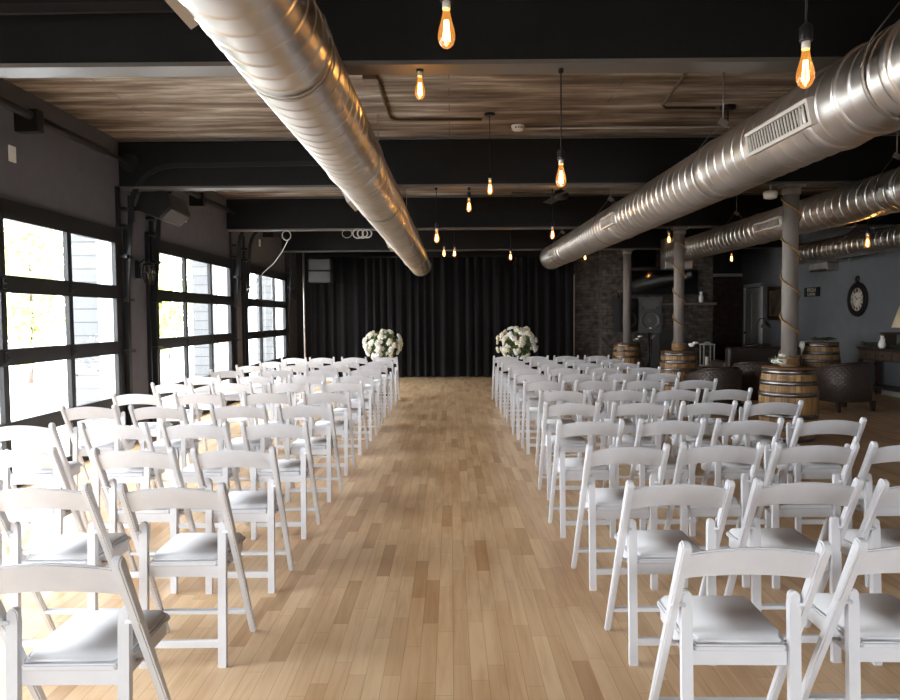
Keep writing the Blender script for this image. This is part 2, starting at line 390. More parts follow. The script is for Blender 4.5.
# ------------------------------------------------------------------ mesh helpers
class MB:
    def __init__(s): s.bm = bmesh.new()
    def box(s, c, size, rot=None, bevel=0.0, seg=2, taper=None):
        g = bmesh.ops.create_cube(s.bm, size=1.0)
        vs = g['verts']
        for v in vs:
            v.co = Vector((v.co.x * size[0], v.co.y * size[1], v.co.z * size[2]))
            if taper and v.co.z > 0: v.co.x *= taper[0]; v.co.y *= taper[1]
        if bevel > 0:
            es = list({e for v in vs for e in v.link_edges})
            r = bmesh.ops.bevel(s.bm, geom=vs + es, offset=bevel, segments=seg, profile=.5, affect='EDGES')
            vs = list({v for f in r['faces'] for v in f.verts} | {v for v in vs if v.is_valid})
        m = Matrix.Translation(c)
        if rot is not None:
            m = m @ (rot.to_4x4() if isinstance(rot, (Matrix,)) else Euler(rot).to_matrix().to_4x4())
        bmesh.ops.transform(s.bm, matrix=m, verts=vs)
        return s
    def bar(s, a, b, w, h, bevel=0.0, up=(0, 0, 1)):
        """box from a to b; w across, h in the 'up' sense"""
        a, b = Vector(a), Vector(b); d = b - a
        z = d.normalized(); u = Vector(up)
        x = u.cross(z)
        if x.length < 1e-4: x = Vector((1, 0, 0))
        x.normalize(); y = z.cross(x)
        return s.box((a + b) / 2, (w, h, d.length), Matrix((x, y, z)).transposed(), bevel)
    def tube(s, pts, r, seg=10, caps=True, closed=False):
        pts = [Vector(p) for p in pts]; n = len(pts); rings = []
        rs = r if isinstance(r, (list, tuple)) else [r] * n
        prev = None
        for i, p in enumerate(pts):
            if closed: t = pts[(i + 1) % n] - pts[i - 1]
            else: t = pts[min(i + 1, n - 1)] - pts[max(i - 1, 0)]
            t.normalize()
            if prev is None:
                ref = Vector((0, 0, 1)) if abs(t.z) < .9 else Vector((1, 0, 0))
                x = ref.cross(t).normalized()
            else:
                x = prev - t * prev.dot(t)
                x = x.normalized() if x.length > 1e-6 else Vector((1, 0, 0))
            prev = x; y = t.cross(x)
            rings.append([s.bm.verts.new(p + (x * math.cos(2 * PI * k / seg) + y * math.sin(2 * PI * k / seg)) * rs[i]) for k in range(seg)])
        for i in range(n if closed else n - 1):
            A, B = rings[i], rings[(i + 1) % n]
            for k in range(seg):
                f = s.bm.faces.new((A[k], A[(k + 1) % seg], B[(k + 1) % seg], B[k])); f.smooth = True
        if caps and not closed:
            s.bm.faces.new(rings[0][::-1]); s.bm.faces.new(rings[-1])
        return s
    def lathe(s, prof, c=(0, 0, 0), seg=32, mtx=None, smooth=True, cap=True):
        c = Vector(c); rings = []
        for r, z in prof:
            ring = []
            for k in range(seg):
                a = 2 * PI * k / seg
                v = Vector((r * math.cos(a), r * math.sin(a), z))
                if mtx: v = mtx @ v
                ring.append(s.bm.verts.new(v + c))
            rings.append(ring)
        for A, B in zip(rings, rings[1:]):
            for k in range(seg):
                f = s.bm.faces.new((A[k], A[(k + 1) % seg], B[(k + 1) % seg], B[k])); f.smooth = smooth
        if cap:
            if prof[0][0] > 1e-5: s.bm.faces.new(rings[0][::-1])
            if prof[-1][0] > 1e-5: s.bm.faces.new(rings[-1])
        return s
    def prism(s, poly, axis, a, b):
        """poly of 2-D points extruded along axis from a to b"""
        def mk(p, t):
            return {'x': (t, p[0], p[1]), 'y': (p[0], t, p[1]), 'z': (p[0], p[1], t)}[axis]
        A = [s.bm.verts.new(mk(p, a)) for p in poly]; B = [s.bm.verts.new(mk(p, b)) for p in poly]
        n = len(poly)
        for k in range(n): s.bm.faces.new((A[k], A[(k + 1) % n], B[(k + 1) % n], B[k]))
        s.bm.faces.new(A[::-1]); s.bm.faces.new(B)
        return s
    def quad(s, pts):
        s.bm.faces.new([s.bm.verts.new(p) for p in pts]); return s
    def ico(s, c, r, sub=1, scale=(1, 1, 1), rot=None):
        g = bmesh.ops.create_icosphere(s.bm, subdivisions=sub, radius=r)
        m = Matrix.Translation(c)
        if rot is not None: m = m @ Euler(rot).to_matrix().to_4x4()
        bmesh.ops.transform(s.bm, matrix=m @ Matrix.Diagonal((*scale, 1)), verts=g['verts'])
        for v in g['verts']:
            for f in v.link_faces: f.smooth = True
        return s
    def build(s, name, material, parent=None, loc=(0, 0, 0), norm=True):
        if norm: bmesh.ops.recalc_face_normals(s.bm, faces=s.bm.faces)
        me = bpy.data.meshes.new(name); s.bm.to_mesh(me); s.bm.free()
        me.materials.append(material)
        o = bpy.data.objects.new(name, me); COL.objects.link(o)
        o.location = loc
        if parent: o.parent = parent
        return o

def tag(o, label=None, cat=None, group=None, kind=None):
    if label: o['label'] = label
    if cat: o['category'] = cat
    if group: o['group'] = group
    if kind: o['kind'] = kind
    return o
def empty(name, loc, label, cat, group=None, rz=0.0, kind=None):
    o = bpy.data.objects.new(name, None); COL.objects.link(o)
    o.location = loc; o.rotation_euler = (0, 0, rz); o.empty_display_size = .1
    return tag(o, label, cat, group, kind)
KIDS = {}
def kids(o): return [c for c in bpy.data.objects if c.parent == o]
def copy_tree(o, parent=None):
    c = o.copy(); COL.objects.link(c); c.parent = parent
    for ch in kids(o): copy_tree(ch, c)
    return c
def struct(o): o['kind'] = 'structure'; return o
def smooth_all(o):
    for p in o.data.polygons: p.use_smooth = True
    return o

# ------------------------------------------------------------------ the room shell
struct(MB().box(((WX + RX) / 2, (FRONT + 19.4) / 2, -.05), (RX - WX + .4, 19.4 - FRONT + .4, .1)).build('floor', M['floor']))
struct(MB().box(((WX + RX) / 2, (FRONT + 19.4) / 2, CEIL + .05), (RX - WX + .6, 19.4 - FRONT + .6, .1)).build('ceiling', M['ceiling']))
b = MB()
T = .06
b.box((WX - T / 2, (FRONT + 19.4) / 2, (CEIL + DOOR_TOP) / 2), (T, 19.4 - FRONT, CEIL - DOOR_TOP))
ys = [FRONT] + [v for p in DOORS for v in p] + [19.4]
for a, c in zip(ys[0::2], ys[1::2]):
    b.box((WX - T / 2, (a + c) / 2, DOOR_TOP / 2), (T, c - a, DOOR_TOP))
struct(b.build('wall_left', M['wall_dark']))
struct(MB().box((RX + .1, (FRONT + 19.4) / 2, CEIL / 2), (.2, 19.4 - FRONT, CEIL)).build('wall_right', M['wall_blue']))
struct(MB().box(((WX + 3.06) / 2, BACK + .1, CEIL / 2), (3.06 - WX, .2, CEIL)).build('wall_back', M['wall_black']))
struct(MB().box((RX / 2 + 6.35 / 2, 19.3, 2.52 / 2), (RX - 6.35, .2, 2.52)).build('wall_back_brick', M['brick_red']))
struct(MB().box((RX / 2 + 6.35 / 2, 19.3, (CEIL + 2.60) / 2), (RX - 6.35, .2, CEIL - 2.60)).build('wall_back_upper', M['wall_black']))
struct(MB().box((RX / 2 + 6.35 / 2, 19.28, 2.56), (RX - 6.35, .28, .08)).build('trim_1', M['white_trim']))
# brick chimney breast and its lower flank
struct(MB().box((3.36, 17.52, CEIL / 2), (.60, .24, CEIL)).build('wall_brick_flank', M['brick']))
struct(MB().box((5.005, 18.1, CEIL / 2), (2.69, 2.2, CEIL)).build('wall_chimney', M['brick']))
struct(MB().box((3.05, 17.40, 1.25), (.05, .06, 2.5)).build('trim_2', M['white_trim']))
# wall behind the camera with a broad glazed opening
b = MB()
for x0, x1, z0, z1 in ((WX, -2.6, 0, CEIL), (2.4, RX, 0, CEIL), (-2.6, 2.4, 2.3, CEIL), (-2.6, 2.4, 0, .2)):
    b.box(((x0 + x1) / 2, FRONT - .1, (z0 + z1) / 2), (x1 - x0, .2, z1 - z0))
struct(b.build('wall_front', M['wall_dark']))
w = bpy.data.objects.new('window_1', None); COL.objects.link(w); w['kind'] = 'structure'
b = MB()
for i in range(5): b.box((-2.6 + i * 1.25, FRONT - .1, 1.25), (.06, .06, 2.1))
for z in (.22, 1.25, 2.28): b.box((-.1, FRONT - .1, z), (5.0, .06, .06))
b.build('window_frame', M['frame_black'], w)
MB().box((-.1, FRONT - .12, 1.25), (5.0, .006, 2.1)).build('window_glass', M['pane'], w)

# ceiling beams (I-beams across the room)
BEAMS = [.38, 4.365, 8.28, 12.2, 16.1]
for y in BEAMS:
    bm_ = bpy.data.objects.new('ceiling_beam', None); COL.objects.link(bm_); bm_['kind'] = 'structure'
    L_ = RX - WX - .02; cx = (RX + WX) / 2
    MB().box((cx, y, (3.010 + CEIL - .03) / 2), (L_, .14, CEIL - .03 - 3.010)).build('beam_web', M['beam_web'], bm_)
    MB().box((cx, y, 2.997), (L_, .18, .026)).box((cx, y, CEIL - .014), (L_, .18, .026)).build('beam_flange', M['beam_flange'], bm_)

# ------------------------------------------------------------------ outside
gnd = struct(MB().box((-22, 8, -.12), (37, 70, .1)).build('ground_outside', M['concrete']))
struct(MB().box((2, -16, -.12), (20, 19, .1)).build('ground_front', M['concrete']))
# siding-clad piers between the doors
k = 0
for y, d_ in ((.37, 0), (4.47, 0), (8.59, 0), (12.70, 0), (16.8, 0)):
    MB().box((-4.42, y, 1.7), (.385, .34, 3.4)).build('trim_%d' % (3 + k), M['siding'])['kind'] = 'structure'; k += 1
    MB().box((-4.21, y, 1.7), (.035, .36, 3.4)).build('trim_%d' % (3 + k), M['siding_trim'])['kind'] = 'structure'; k += 1
def tree(loc, h, rad, label, n=1500, name='leafy_tree'):
    t = empty(name, loc, label, 'tree', 'trees outside the glass doors')
    MB().tube([(0, 0, 0), (.1, 0, h * .3), (0, .1, h * .75)], [.06, .05, .02], 8).build('trunk', M['bark'], t)
    b = MB(); rnd = random.Random(loc[1])
    for i in range(n):
        while True:
            p = Vector((rnd.uniform(-1, 1), rnd.uniform(-1, 1), rnd.uniform(-1, 1)))
            if .35 < p.length < 1: break
        p = Vector((p.x * rad, p.y * rad, h * .52 + p.z * h * .44))
        s_ = rnd.uniform(.07, .16)
        e = Euler((rnd.uniform(0, 6), rnd.uniform(0, 6), rnd.uniform(0, 6))).to_matrix()
        b.quad([p + e @ Vector(q) * s_ for q in ((-1, 0, 0), (0, -.55, .1), (1, 0, 0), (0, .55, .1))])
    b.build('foliage', M['tree_leaf'], t, norm=False)
for i, (px, d_, h, rd, lab) in enumerate([
        (28, 17.0, 4.6, .95, 'yellow-green leafy tree outside the nearest glass door'),
        (168, 27.5, 5.8, 1.7, 'yellow-green leafy tree outside the middle glass door'),
        (146, 21.0, 3.4, 1.0, 'smaller yellow-green tree at the left edge of the middle glass door')]):
    q = P(px, 300, d_)
    tree((q.x, d_, -.07), h, rd, lab)

# ------------------------------------------------------------------ glass overhead doors
def overhead_door(i, y0, y1, hidden=False):
    t = bpy.data.objects.new('door_%d' % i, None); COL.objects.link(t); t.location = (WX, (y0 + y1) / 2, 0); t['kind'] = 'structure'
    w_ = y1 - y0; X = .008
    f = MB()
    rows = [(.11, .432), (.588, 1.074), (1.224, 1.706), (1.861, 2.342)]
    edges = [0, .11, .432, .588, 1.074, 1.224, 1.706, 1.861, 2.342, 2.515]
    for a, c in zip(edges[0::2], edges[1::2]):
        f.box((X, 0, (a + c) / 2), (.05, w_, c - a - .004))
    sw = w_ / 3
    for k in range(4):
        wd = .10 if k in (0, 3) else .075
        yy = -w_ / 2 + k * sw + (wd / 2 if k == 0 else -wd / 2 if k == 3 else 0)
        for a, c in rows: f.box((X, yy, (a + c) / 2), (.046, wd, c - a + .002))
    f.build('frame', M['frame_black'], t)
    for s in (-1, 1):
        MB().box((-.15, s * (w_ / 2 + .02), 1.25), (.17, .035, 2.50)).build('jamb_board', M['siding_trim'], t)
    h = MB()
    for z in (.51, 1.149, 1.784):
        for k in (1, 2):
            h.box((X + .035, -w_ / 2 + k * sw, z), (.02, .05, .09), bevel=.006)
            h.tube([(X + .04, -w_ / 2 + k * sw - .02, z), (X + .06, -w_ / 2 + k * sw, z), (X + .04, -w_ / 2 + k * sw + .02, z)], .008, 6)
    h.build('hinge', M['black_metal'], t)
    g = MB()
    for a, c in rows: g.box((X, 0, (a + c) / 2), (.006, w_ - .1, c - a + .01))
    g.build('glass', M['pane'], t)
    # lift tracks that curve back under the ceiling
    for s in (-1, 1):
        yy = s * (w_ / 2 + .09)
        pts = [(.05, yy, .02), (.05, yy, 1.6), (.14, yy, 2.75)]
        for k in range(1, 9):
            a = PI / 2 * k / 8
            pts.append((.14 + .52 * (1 - math.cos(a)), yy, 2.75 + .50 * math.sin(a)))
        pts.append((3.0, yy, 3.27))
        tr = MB()
        for a, c in zip(pts, pts[1:]):
            tr.bar(a, c, .055, .028, up=(0, 1, 0))
        tr.build('track', M['black_metal'], t)
        jb = MB().box((.015, s * (w_ / 2 + .03), 1.5), (.028, .075, 3.0))
        jb.box((.02, s * (w_ / 2 + .19), 1.30), (.05, .04, 2.55))
        for z in (.5, 1.1, 1.7, 2.2, 2.55, 2.75):
            jb.box((.06, yy, z), (.11, .17, .035))
        jb.build('track_bracket', M['black_metal'], t)
        dr = MB().tube([(.14, yy - .05, 3.28), (.14, yy + .05, 3.28)], .10, 18)
        dr.box((.07, yy + s * .075, 3.26), (.14, .02, .24))
        dr.build('cable_drum', M['black_metal'], t)
    sh = MB().tube([(.14, -w_ / 2 - .22, 3.28), (.14, w_ / 2 + .22, 3.28)], .022, 10)
    sh.tube([(.14, -w_ / 2 + .1, 3.28), (.14, w_ / 2 - .5, 3.28)], .038, 12)
    sh.build('torsion_spring', M['black_metal'], t)
    MB().box((.10, -.2, 3.24), (.22, .10, .20), bevel=.01).build('centre_bracket', M['black_metal'], t)
for i, (a, c) in enumerate(DOORS): overhead_door(i + 1, a, c)

# right wall door (pale, far end)
t = bpy.data.objects.new('door_5', None); COL.objects.link(t); t.location = (RX - .01, 18.4, 0); t['kind'] = 'structure'
b = MB()
for yy in (-.50, .50): b.box((-.02, yy, 1.13), (.05, .09, 2.26))
b.box((-.02, 0, 2.24), (.05, 1.09, .09)); b.build('door_frame', M['door_trim'], t)
b = MB().box((-.005, 0, 1.09), (.03, .90, 2.16))
for z, h in ((.55, .75), (1.55, .95)):
    for yy in (-.2, .2): b.box((-.024, yy, z), (.012, .30, h), bevel=.004)
b.build('door_leaf', M['white_trim'], t)
MB().ico((-.06, .38, 1.0), .03, 2).build('door_knob', M['black_metal'], t)
struct(MB().box((RX - .015, 14.3, .07), (.03, 7.0, .14)).build('baseboard_right', M['white_trim']))

# ------------------------------------------------------------------ folding chairs
def stile(sx_):
    b = MB()
    a, c = Vector((sx_ * .208, .215, 0)), Vector((sx_ * .208, -.225, .785))
    d = (c - a).normalized(); n_ = Vector((0, d.z, -d.y)) * 1.0
    # profile in the plane of the leg: rounded top end, foot cut flat
    hw = .021; prof = []
    L_ = (c - a).length
    k0 = hw * d.y / d.z
    prof.append(a - n_ * hw + d * (k0 * 1)); prof.append(a + n_ * hw - d * (k0 * 1))
    for k in range(0, 9):
        t_ = PI * k / 8
        prof.append(a + d * (L_ - hw + hw * math.sin(t_)) + n_ * hw * math.cos(t_))
    for p in prof[:2]: p.z = 0.0
    th = .029
    A = [b.bm.verts.new(p + Vector((-th / 2, 0, 0))) for p in prof]; B = [b.bm.verts.new(p + Vector((th / 2, 0, 0))) for p in prof]
    n2 = len(prof)
    for k in range(n2): b.bm.faces.new((A[k], A[(k + 1) % n2], B[(k + 1) % n2], B[k]))
    b.bm.faces.new(A[::-1]); b.bm.faces.new(B)
    es = [e for e in b.bm.edges if abs(e.verts[0].co.x - e.verts[1].co.x) < 1e-6]
    bmesh.ops.bevel(b.bm, geom=es, offset=.005, segments=2, affect='EDGES')
    return b
def rear_leg(sx_):
    b = MB(); x = sx_ * .170
    a, c = Vector((x, -.135, 0)), Vector((x, -.098, .600))
    prof = [(-.019, 0), (.019, 0)] + [(.019 * math.cos(PI * k / 8), .581 + .019 * math.sin(PI * k / 8)) for k in range(9)]
    th = .026
    def mk(p, o_): return Vector((x + p[0] * .92, -.135 + .037 * p[1] / .6 + o_, p[1]))
    A = [b.bm.verts.new(mk(p, -th / 2)) for p in prof]; B = [b.bm.verts.new(mk(p, th / 2)) for p in prof]
    n2 = len(prof)
    for k in range(n2): b.bm.faces.new((A[k], A[(k + 1) % n2], B[(k + 1) % n2], B[k]))
    b.bm.faces.new(A[::-1]); b.bm.faces.new(B)
    es = [e for e in b.bm.edges if abs((e.verts[0].co - e.verts[1].co).y) < .02 and not (e.verts[0].co.z < .001 and e.verts[1].co.z < .001)]
    bmesh.ops.bevel(b.bm, geom=es, offset=.004, segments=2, affect='EDGES')
    return b
def back_slat():
    b = MB(); N = 16; hwid = .196
    rows = []
    for i in range(N + 1):
        u = -1 + 2 * i / N; x = u * hwid
        bow = -.030 * (1 - u * u)                 # curves back in plan
        arch = .026 * (1 - u * u)
        zt = .748 + arch; zb = .655 + arch * .85
        yt = -.204 + bow; yb = -.150 + bow
        rows.append([b.bm.verts.new((x, y + o_, z)) for (y, z, o_) in ((yt, zt, -.009), (yb, zb, -.009), (yb, zb, .009), (yt, zt, .009))])
    for A, B in zip(rows, rows[1:]):
        for k in range(4): b.bm.faces.new((A[k], A[(k + 1) % 4], B[(k + 1) % 4], B[k]))
    b.bm.faces.new(rows[0][::-1]); b.bm.faces.new(rows[-1])
    es = [e for e in b.bm.edges if abs(e.verts[0].co.x - e.verts[1].co.x) > .01]
    bmesh.ops.bevel(b.bm, geom=es, offset=.006, segments=2, affect='EDGES')
    return b
def slab(poly, z0, z1, bev):
    b = MB().prism(poly, 'z', z0, z1)
    bmesh.ops.bevel(b.bm, geom=list(b.bm.edges), offset=bev, segments=2, affect='EDGES')
    return b
def make_chair():
    t = empty('folding_chair', (0, 0, 0), 'x', 'chair')
    out = [(-.144, -.118), (.144, -.118), (.146, -.060), (.168, -.045), (.172, .245), (.155, .270), (-.155, .270), (-.172, .245), (-.168, -.045), (-.146, -.060)]
    pad = [(x * .93, y * .93 + .006) for x, y in out]
    slab(out, .418, .436, .005).build('seat', M['resin'], t)
    smooth_all(slab(pad, .432, .452, .007).build('seat_pad', M['vinyl'], t))
    f = MB()
    for s in (-1, 1): f.box((s * .150, .08, .394), (.020, .32, .046), bevel=.004)
    f.box((0, -.098, .392), (.300, .020, .048), bevel=.004)
    f.box((0, .235, .394), (.300, .020, .046), bevel=.004)
    f.build('seat_frame', M['resin'], t)
    back_slat().build('backrest', M['resin'], t)
    for s in (-1, 1):
        stile(s).build('front_leg', M['resin'], t)
        rear_leg(s).build('rear_leg', M['resin'], t)
    MB().box((0, -.129, .095), (.306, .020, .032), bevel=.004).build('rear_stretcher', M['resin'], t)
    MB().bar((-.196, .146, .123), (.196, .146, .123), .034, .018, bevel=.004).build('front_stretcher', M['resin'], t)
    for s in (-1, 1):
        MB().tube([(s * .176, -.112, .56), (s * .2235, -.112, .56)], .007, 8).build('pivot_pin', M['resin'], t)
        MB().tube([(s * .145, -.01, .40), (s * .2235, -.01, .40)], .006, 8).build('seat_pin', M['steel_pin'], t)
    return t
proto = make_chair()
proto_kids = [c for c in COL.objects if c.parent == proto]
first = [True]
def place_chair(x, ytop, rz, label, group):
    if first[0]:
        o = proto; first[0] = False
    else:
        o = proto.copy(); COL.objects.link(o)
        for ch in proto_kids:
            c = ch.copy(); COL.objects.link(c); c.parent = o
    o.location = (x, ytop + .215, 0); o.rotation_euler = (0, 0, rz); o.scale = (.975, .95, 1.02)
    o['label'] = label; o['group'] = group
ROWW = ['nearest row to the camera', 'second row from the camera', 'third row from the camera', 'fourth row from the camera', 'fifth row from the camera',
        'sixth row from the camera', 'seventh row from the camera', 'eighth row from the camera', 'fourth row from the curtain', 'third row from the curtain', 'second row from the curtain', 'row nearest the curtain']
TOPS = [2.03, 2.81, 3.62, 4.50, 5.44, 6.38, 7.35, 8.25, 9.2, 10.1, 11.0, 12.0]
# centres of the chairs of each row, from the aisle outwards
LEFT = {0: [-1.145], 1: [-1.14, -1.69], 2: [-1.14, -1.66, -2.30]}
RIGHT = {0: [.895, 1.42], 1: [.925, 1.455, 1.94], 2: [.915, 1.42, 1.905, 2.41], 3: [.90, 1.435, 1.93, 2.46], 4: [.945, 1.485, 2.015, 2.52], 5: [1.03, 1.575, 2.065, 2.54],
         6: [.985, 1.525, 2.03, 2.59], 7: [.965, 1.49, 2.02, 2.50]}
LDEF = {3: [-1.155, -1.67, -2.20, -2.80], 4: [-1.145, -1.68, -2.30, -2.85], 5: [-1.155, -1.70, -2.33, -2.90], 6: [-1.15, -1.71, -2.33, -2.95], 7: [-1.14, -1.71, -2.33, -2.96],
        8: [-1.15, -1.71, -2.32, -2.97], 9: [-1.14, -1.70, -2.28, -2.91], 10: [-1.13, -1.68, -2.24, -2.81], 11: [-1.13, -1.67, -2.23, -2.71]}
LEFT.update(LDEF)
for k_, off in ((8, .97), (9, .95), (10, .945), (11, .94)): RIGHT[k_] = [off, off + .52, off + 1.04, off + 1.57]
SEATS = ['aisle seat', 'second from aisle', 'third from aisle', 'fourth from aisle']
rnd = random.Random(3)
for side, table, blk, far in (('left', LEFT, 'left block', 'window side'), ('right', RIGHT, 'right block', 'barrel side')):
    for r_ in range(12):
        for s_, x in enumerate(table[r_]):
            lab = 'white folding chair, %s, %s, %s' % (blk, ROWW[r_], SEATS[s_])
            place_chair(x, TOPS[r_] - (.09 if r_ == 0 and side == 'left' else 0) + rnd.uniform(-.02, .02), R(rnd.uniform(-1.6, 1.6)), lab, 'white folding chairs ' + ('left' if side == 'left' else 'right') + ' of the aisle')

# ------------------------------------------------------------------ spiral ducts
def duct(p0, p1, rad, pitch, collars, grilles, hangers, label, seg=48):
    p0, p1 = Vector(p0), Vector(p1); ax = (p1 - p0); L_ = ax.length; yv = ax.normalized()
    xv = Vector((0, 0, 1)).cross(yv) * -1; xv.normalize(); zv = xv.cross(yv)
    if zv.z < 0: zv = -zv
    t = empty('spiral_duct', p0, label, 'duct', 'galvanised spiral ducts')
    MT = Matrix((xv, yv, zv)).transposed()      # local x right, y along, z up
    prof = [(0, 0), (.05, 0), (.40, 0), (.80, 0), (.865, 0), (.88, .0035), (.905, .006), (.93, .006), (.955, .0035), (.97, 0)]
    n_t = int(L_ / pitch)
    strips = [[] for _ in prof]
    bm = bmesh.new()
    for i in range((n_t - 1) * seg + 1):
        th = 2 * PI * i / seg; base = (i / seg) * pitch
        for j, (fr, dr) in enumerate(prof):
            y = base + fr * pitch; r_ = rad + dr
            strips[j].append(bm.verts.new(MT @ Vector((r_ * math.cos(th), y, r_ * math.sin(th)))))
    n = len(strips[0]); np_ = len(prof)
    for i in range(n - 1):
        for j in range(np_ - 1):
            bm.faces.new((strips[j][i], strips[j][i + 1], strips[j + 1][i + 1], strips[j + 1][i])).smooth = True
        if i + seg + 1 < n:
            bm.faces.new((strips[-1][i], strips[-1][i + 1], strips[0][i + seg + 1], strips[0][i + seg])).smooth = True
    me = bpy.data.meshes.new('duct_shell'); bm.to_mesh(me); bm.free(); me.materials.append(M['galv'])
    o = bpy.data.objects.new('duct_shell', me); COL.objects.link(o); o.parent = t
    o.data.validate()
    def ring(y, w_, dr, name='collar', m='galv'):
        Mr = MT @ Matrix.Rotation(R(-90), 3, 'X')   # z of lathe -> +y local
        c = MT @ Vector((0, y, 0))
        r_ = rad + dr
        return MB().lathe([(rad - .004, -w_ / 2), (r_, -w_ / 2 + .004), (r_, -w_ / 4), (r_ + .004, 0), (r_, w_ / 4), (r_, w_ / 2 - .004), (rad - .004, w_ / 2)], c, 48, Mr, cap=False).build(name, M[m], t)
    for y, w_ in collars: ring(y, w_, .011)
    Mr = MT @ Matrix.Rotation(R(-90), 3, 'X')
    for nm, yc, s in (('end_cap', (n_t - .12) * pitch, 1),):
        MB().lathe([(rad + .012, -.12), (rad + .013, 0), (rad + .006, .012), (rad * .6, .018), (.0001, .02)], MT @ Vector((0, yc, 0)), 48, Mr, cap=False).build(nm, M['galv'], t)
    for (y, ang, gl, gh) in grilles:
        a = R(ang)
        nx = Vector((math.cos(a), 0, math.sin(a))); tv = Vector((-math.sin(a), 0, math.cos(a)))
        cc = nx * (rad + .012) + Vector((0, y, 0))
        rot = MT @ Matrix((Vector((0, 1, 0)), tv, nx)).transposed()
        def lb(b, u, v, w_, sz):  # u along, v across, w out
            b.box(MT @ (cc + Vector((0, 1, 0)) * u + tv * v + nx * w_), sz, rot)
        b = MB()
        for s in (-1, 1):
            lb(b, 0, s * (gh / 2 - .011), 0, (gl, .022, .044)); lb(b, s * (gl / 2 - .011), 0, 0, (.022, gh - .044, .044))
        g = b.build('grille', M['grille_white'], t)
        b = MB()
        nl = int(gl / .036)
        for i in range(1, nl):
            lb(b, -gl / 2 + gl * i / nl, 0, .010, (.012, gh - .046, .006))
        b.build('louvre', M['grille_white'], g)
        b = MB(); lb(b, 0, 0, -.01, (gl - .03, gh - .03, .01)); b.build('grille_back', M['grille_dark'], g)
    for y in hangers:
        top = CEIL - .002 - p0.z - (p1.z - p0.z) * y / L_
        c = MT @ Vector((0, y, 0))
        b = MB()
        for s in (-1, 1):
            b.tube([c + Vector((s * (rad + .012), 0, .02)), c + Vector((s * (rad * .80 + .012), 0, rad * .68)), c + Vector((s * .03, 0, rad + .14))], .004, 6)
        b.tube([c + Vector((0, 0, rad + .14)), Vector((c.x, c.y, CEIL - .002 - p0.z))], .006, 6)
        b.box(c + Vector((0, 0, rad + .14)), (.075, .02, .05), (0, .5, 0))
        b.build('hanger', M['emt'], t)
        MT2 = MT @ Matrix.Rotation(R(-90), 3, 'X')
        MB().lathe([(rad + .007, -.012), (rad + .011, -.010), (rad + .011, .010), (rad + .007, .012)], c, 48, MT2, cap=False).build('hanger_strap', M['emt'], t)
    return t
def ax_pt(ang, s, d): return (s * math.cos(R(ang)), d, CAM_H + s * math.sin(R(ang)))
a0 = Vector(ax_pt(180 - 58.4, 1.49, 2.5)); a1 = Vector(ax_pt(180 - 60.2, 1.31, 15.5))
aa = a0 + (a1 - a0) * ((-3.0 - 2.5) / 13.0)
duct(aa, a1, .222, .15, [(8.55, .16), (13.2, .10), (16.2, .10), (3.2, .1)], [(5.38, 213, .6, .10), (9.75, 205, .5, .13), (13.6, 205, .5, .13)],
     [1.2, 6.35, 10.3, 14.3, 17.6], 'large spiral galvanised duct running above the aisle, left of centre')
b0 = Vector(ax_pt(27.7, 2.56, 3.5)); b1 = Vector(ax_pt(30.3, 2.45, 14.9))
bb = b0 + (b1 - b0) * ((-3.0 - 3.5) / 11.4)
duct(bb, b1, .232, .16, [(7.10, .09), (6.35, .06), (6.75, .03), (8.75, .14), (11.9, .14), (15.7, .10)], [(7.36, 193, .80, .15), (11.75, 189, .6, .14), (16.2, 189, .5, .14)],
     [6.5, 8.8, 12.6, 16.4], 'large spiral galvanised duct over the right block, with long louvred grille')
c0 = Vector(ax_pt(15.4, 4.8, 6.0)); c1 = Vector(ax_pt(15.6, 4.75, 14.6))
duct(c0 - (c1 - c0) * .8, c1, .215, .16, [(3.4, .1), (8.0, .1), (11.3, .14)], [(10.6, 189, .75, .13)], [8.2, 12.2],
     'spiral duct behind the rope-wrapped columns, second from the right wall')
MB().box((c1.x - (c0 - (c1 - c0) * .8).x + .13, c1.y - (c0 - (c1 - c0) * .8).y + .05, c1.z - (c0 - (c1 - c0) * .8).z), (.56, .34, .62), bevel=.008).build('end_plenum', M['galv'], [o for o in COL.objects if o.name.startswith('spiral_duct')][-1])
d0 = Vector(ax_pt(9.6, 7.05, 6.0)); d1 = Vector(ax_pt(9.8, 7.05, 14.2))
duct(d0 - (d1 - d0) * .6, d1, .19, .16, [(3.2, .1), (8.0, .1)], [], [8.0, 11.0], 'thinnest spiral duct, close to the blue-grey right wall')

# ------------------------------------------------------------------ columns, barrels
COLS = [(4.0, 8.28), (3.97, 12.2), (4.05, 16.1)]
BH = .835
def make_barrel(x, y, label, h=BH, rz=0.0, head=.285, bilge=.325):
    t = empty('wine_barrel', (x, y, 0), label, 'barrel', 'wine barrels used as tables', rz)
    def rr(z): u = (z / h * 2 - 1); return bilge - (bilge - head) * u * u
    zs = [h * i / 16 for i in range(17)]
    body = MB().lathe([(rr(z), z) for z in zs], seg=48).build('staves', M['staves'], t)
    for z0, z1 in ((.0, .06), (.14, .195), (.28, .335), (.545, .60), (.685, .74), (.82, .88)):
        z0, z1 = z0 * h / .88, z1 * h / .88
        MB().lathe([(rr(z0) - .002, z0), (rr(z0) + .006, z0), (rr(z1) + .006, z1), (rr(z1) - .002, z1)], seg=48, cap=False).build('hoop', M['hoop'], t)
    MB().lathe([(.0, h), (head + .012, h), (head + .014, h + .008), (head + .012, h + .018), (0, h + .020)], seg=48, cap=False).build('barrel_top', M['barrel_top'], t)
    return t
make_barrel(*COLS[0], 'oak wine barrel with steel hoops under the nearest column')
make_barrel(*COLS[1], 'oak wine barrel with steel hoops under the middle column', rz=.7)
make_barrel(*COLS[2], 'oak wine barrel with steel hoops under the farthest column', rz=1.4)
b4 = P(821, 360, 13.2)
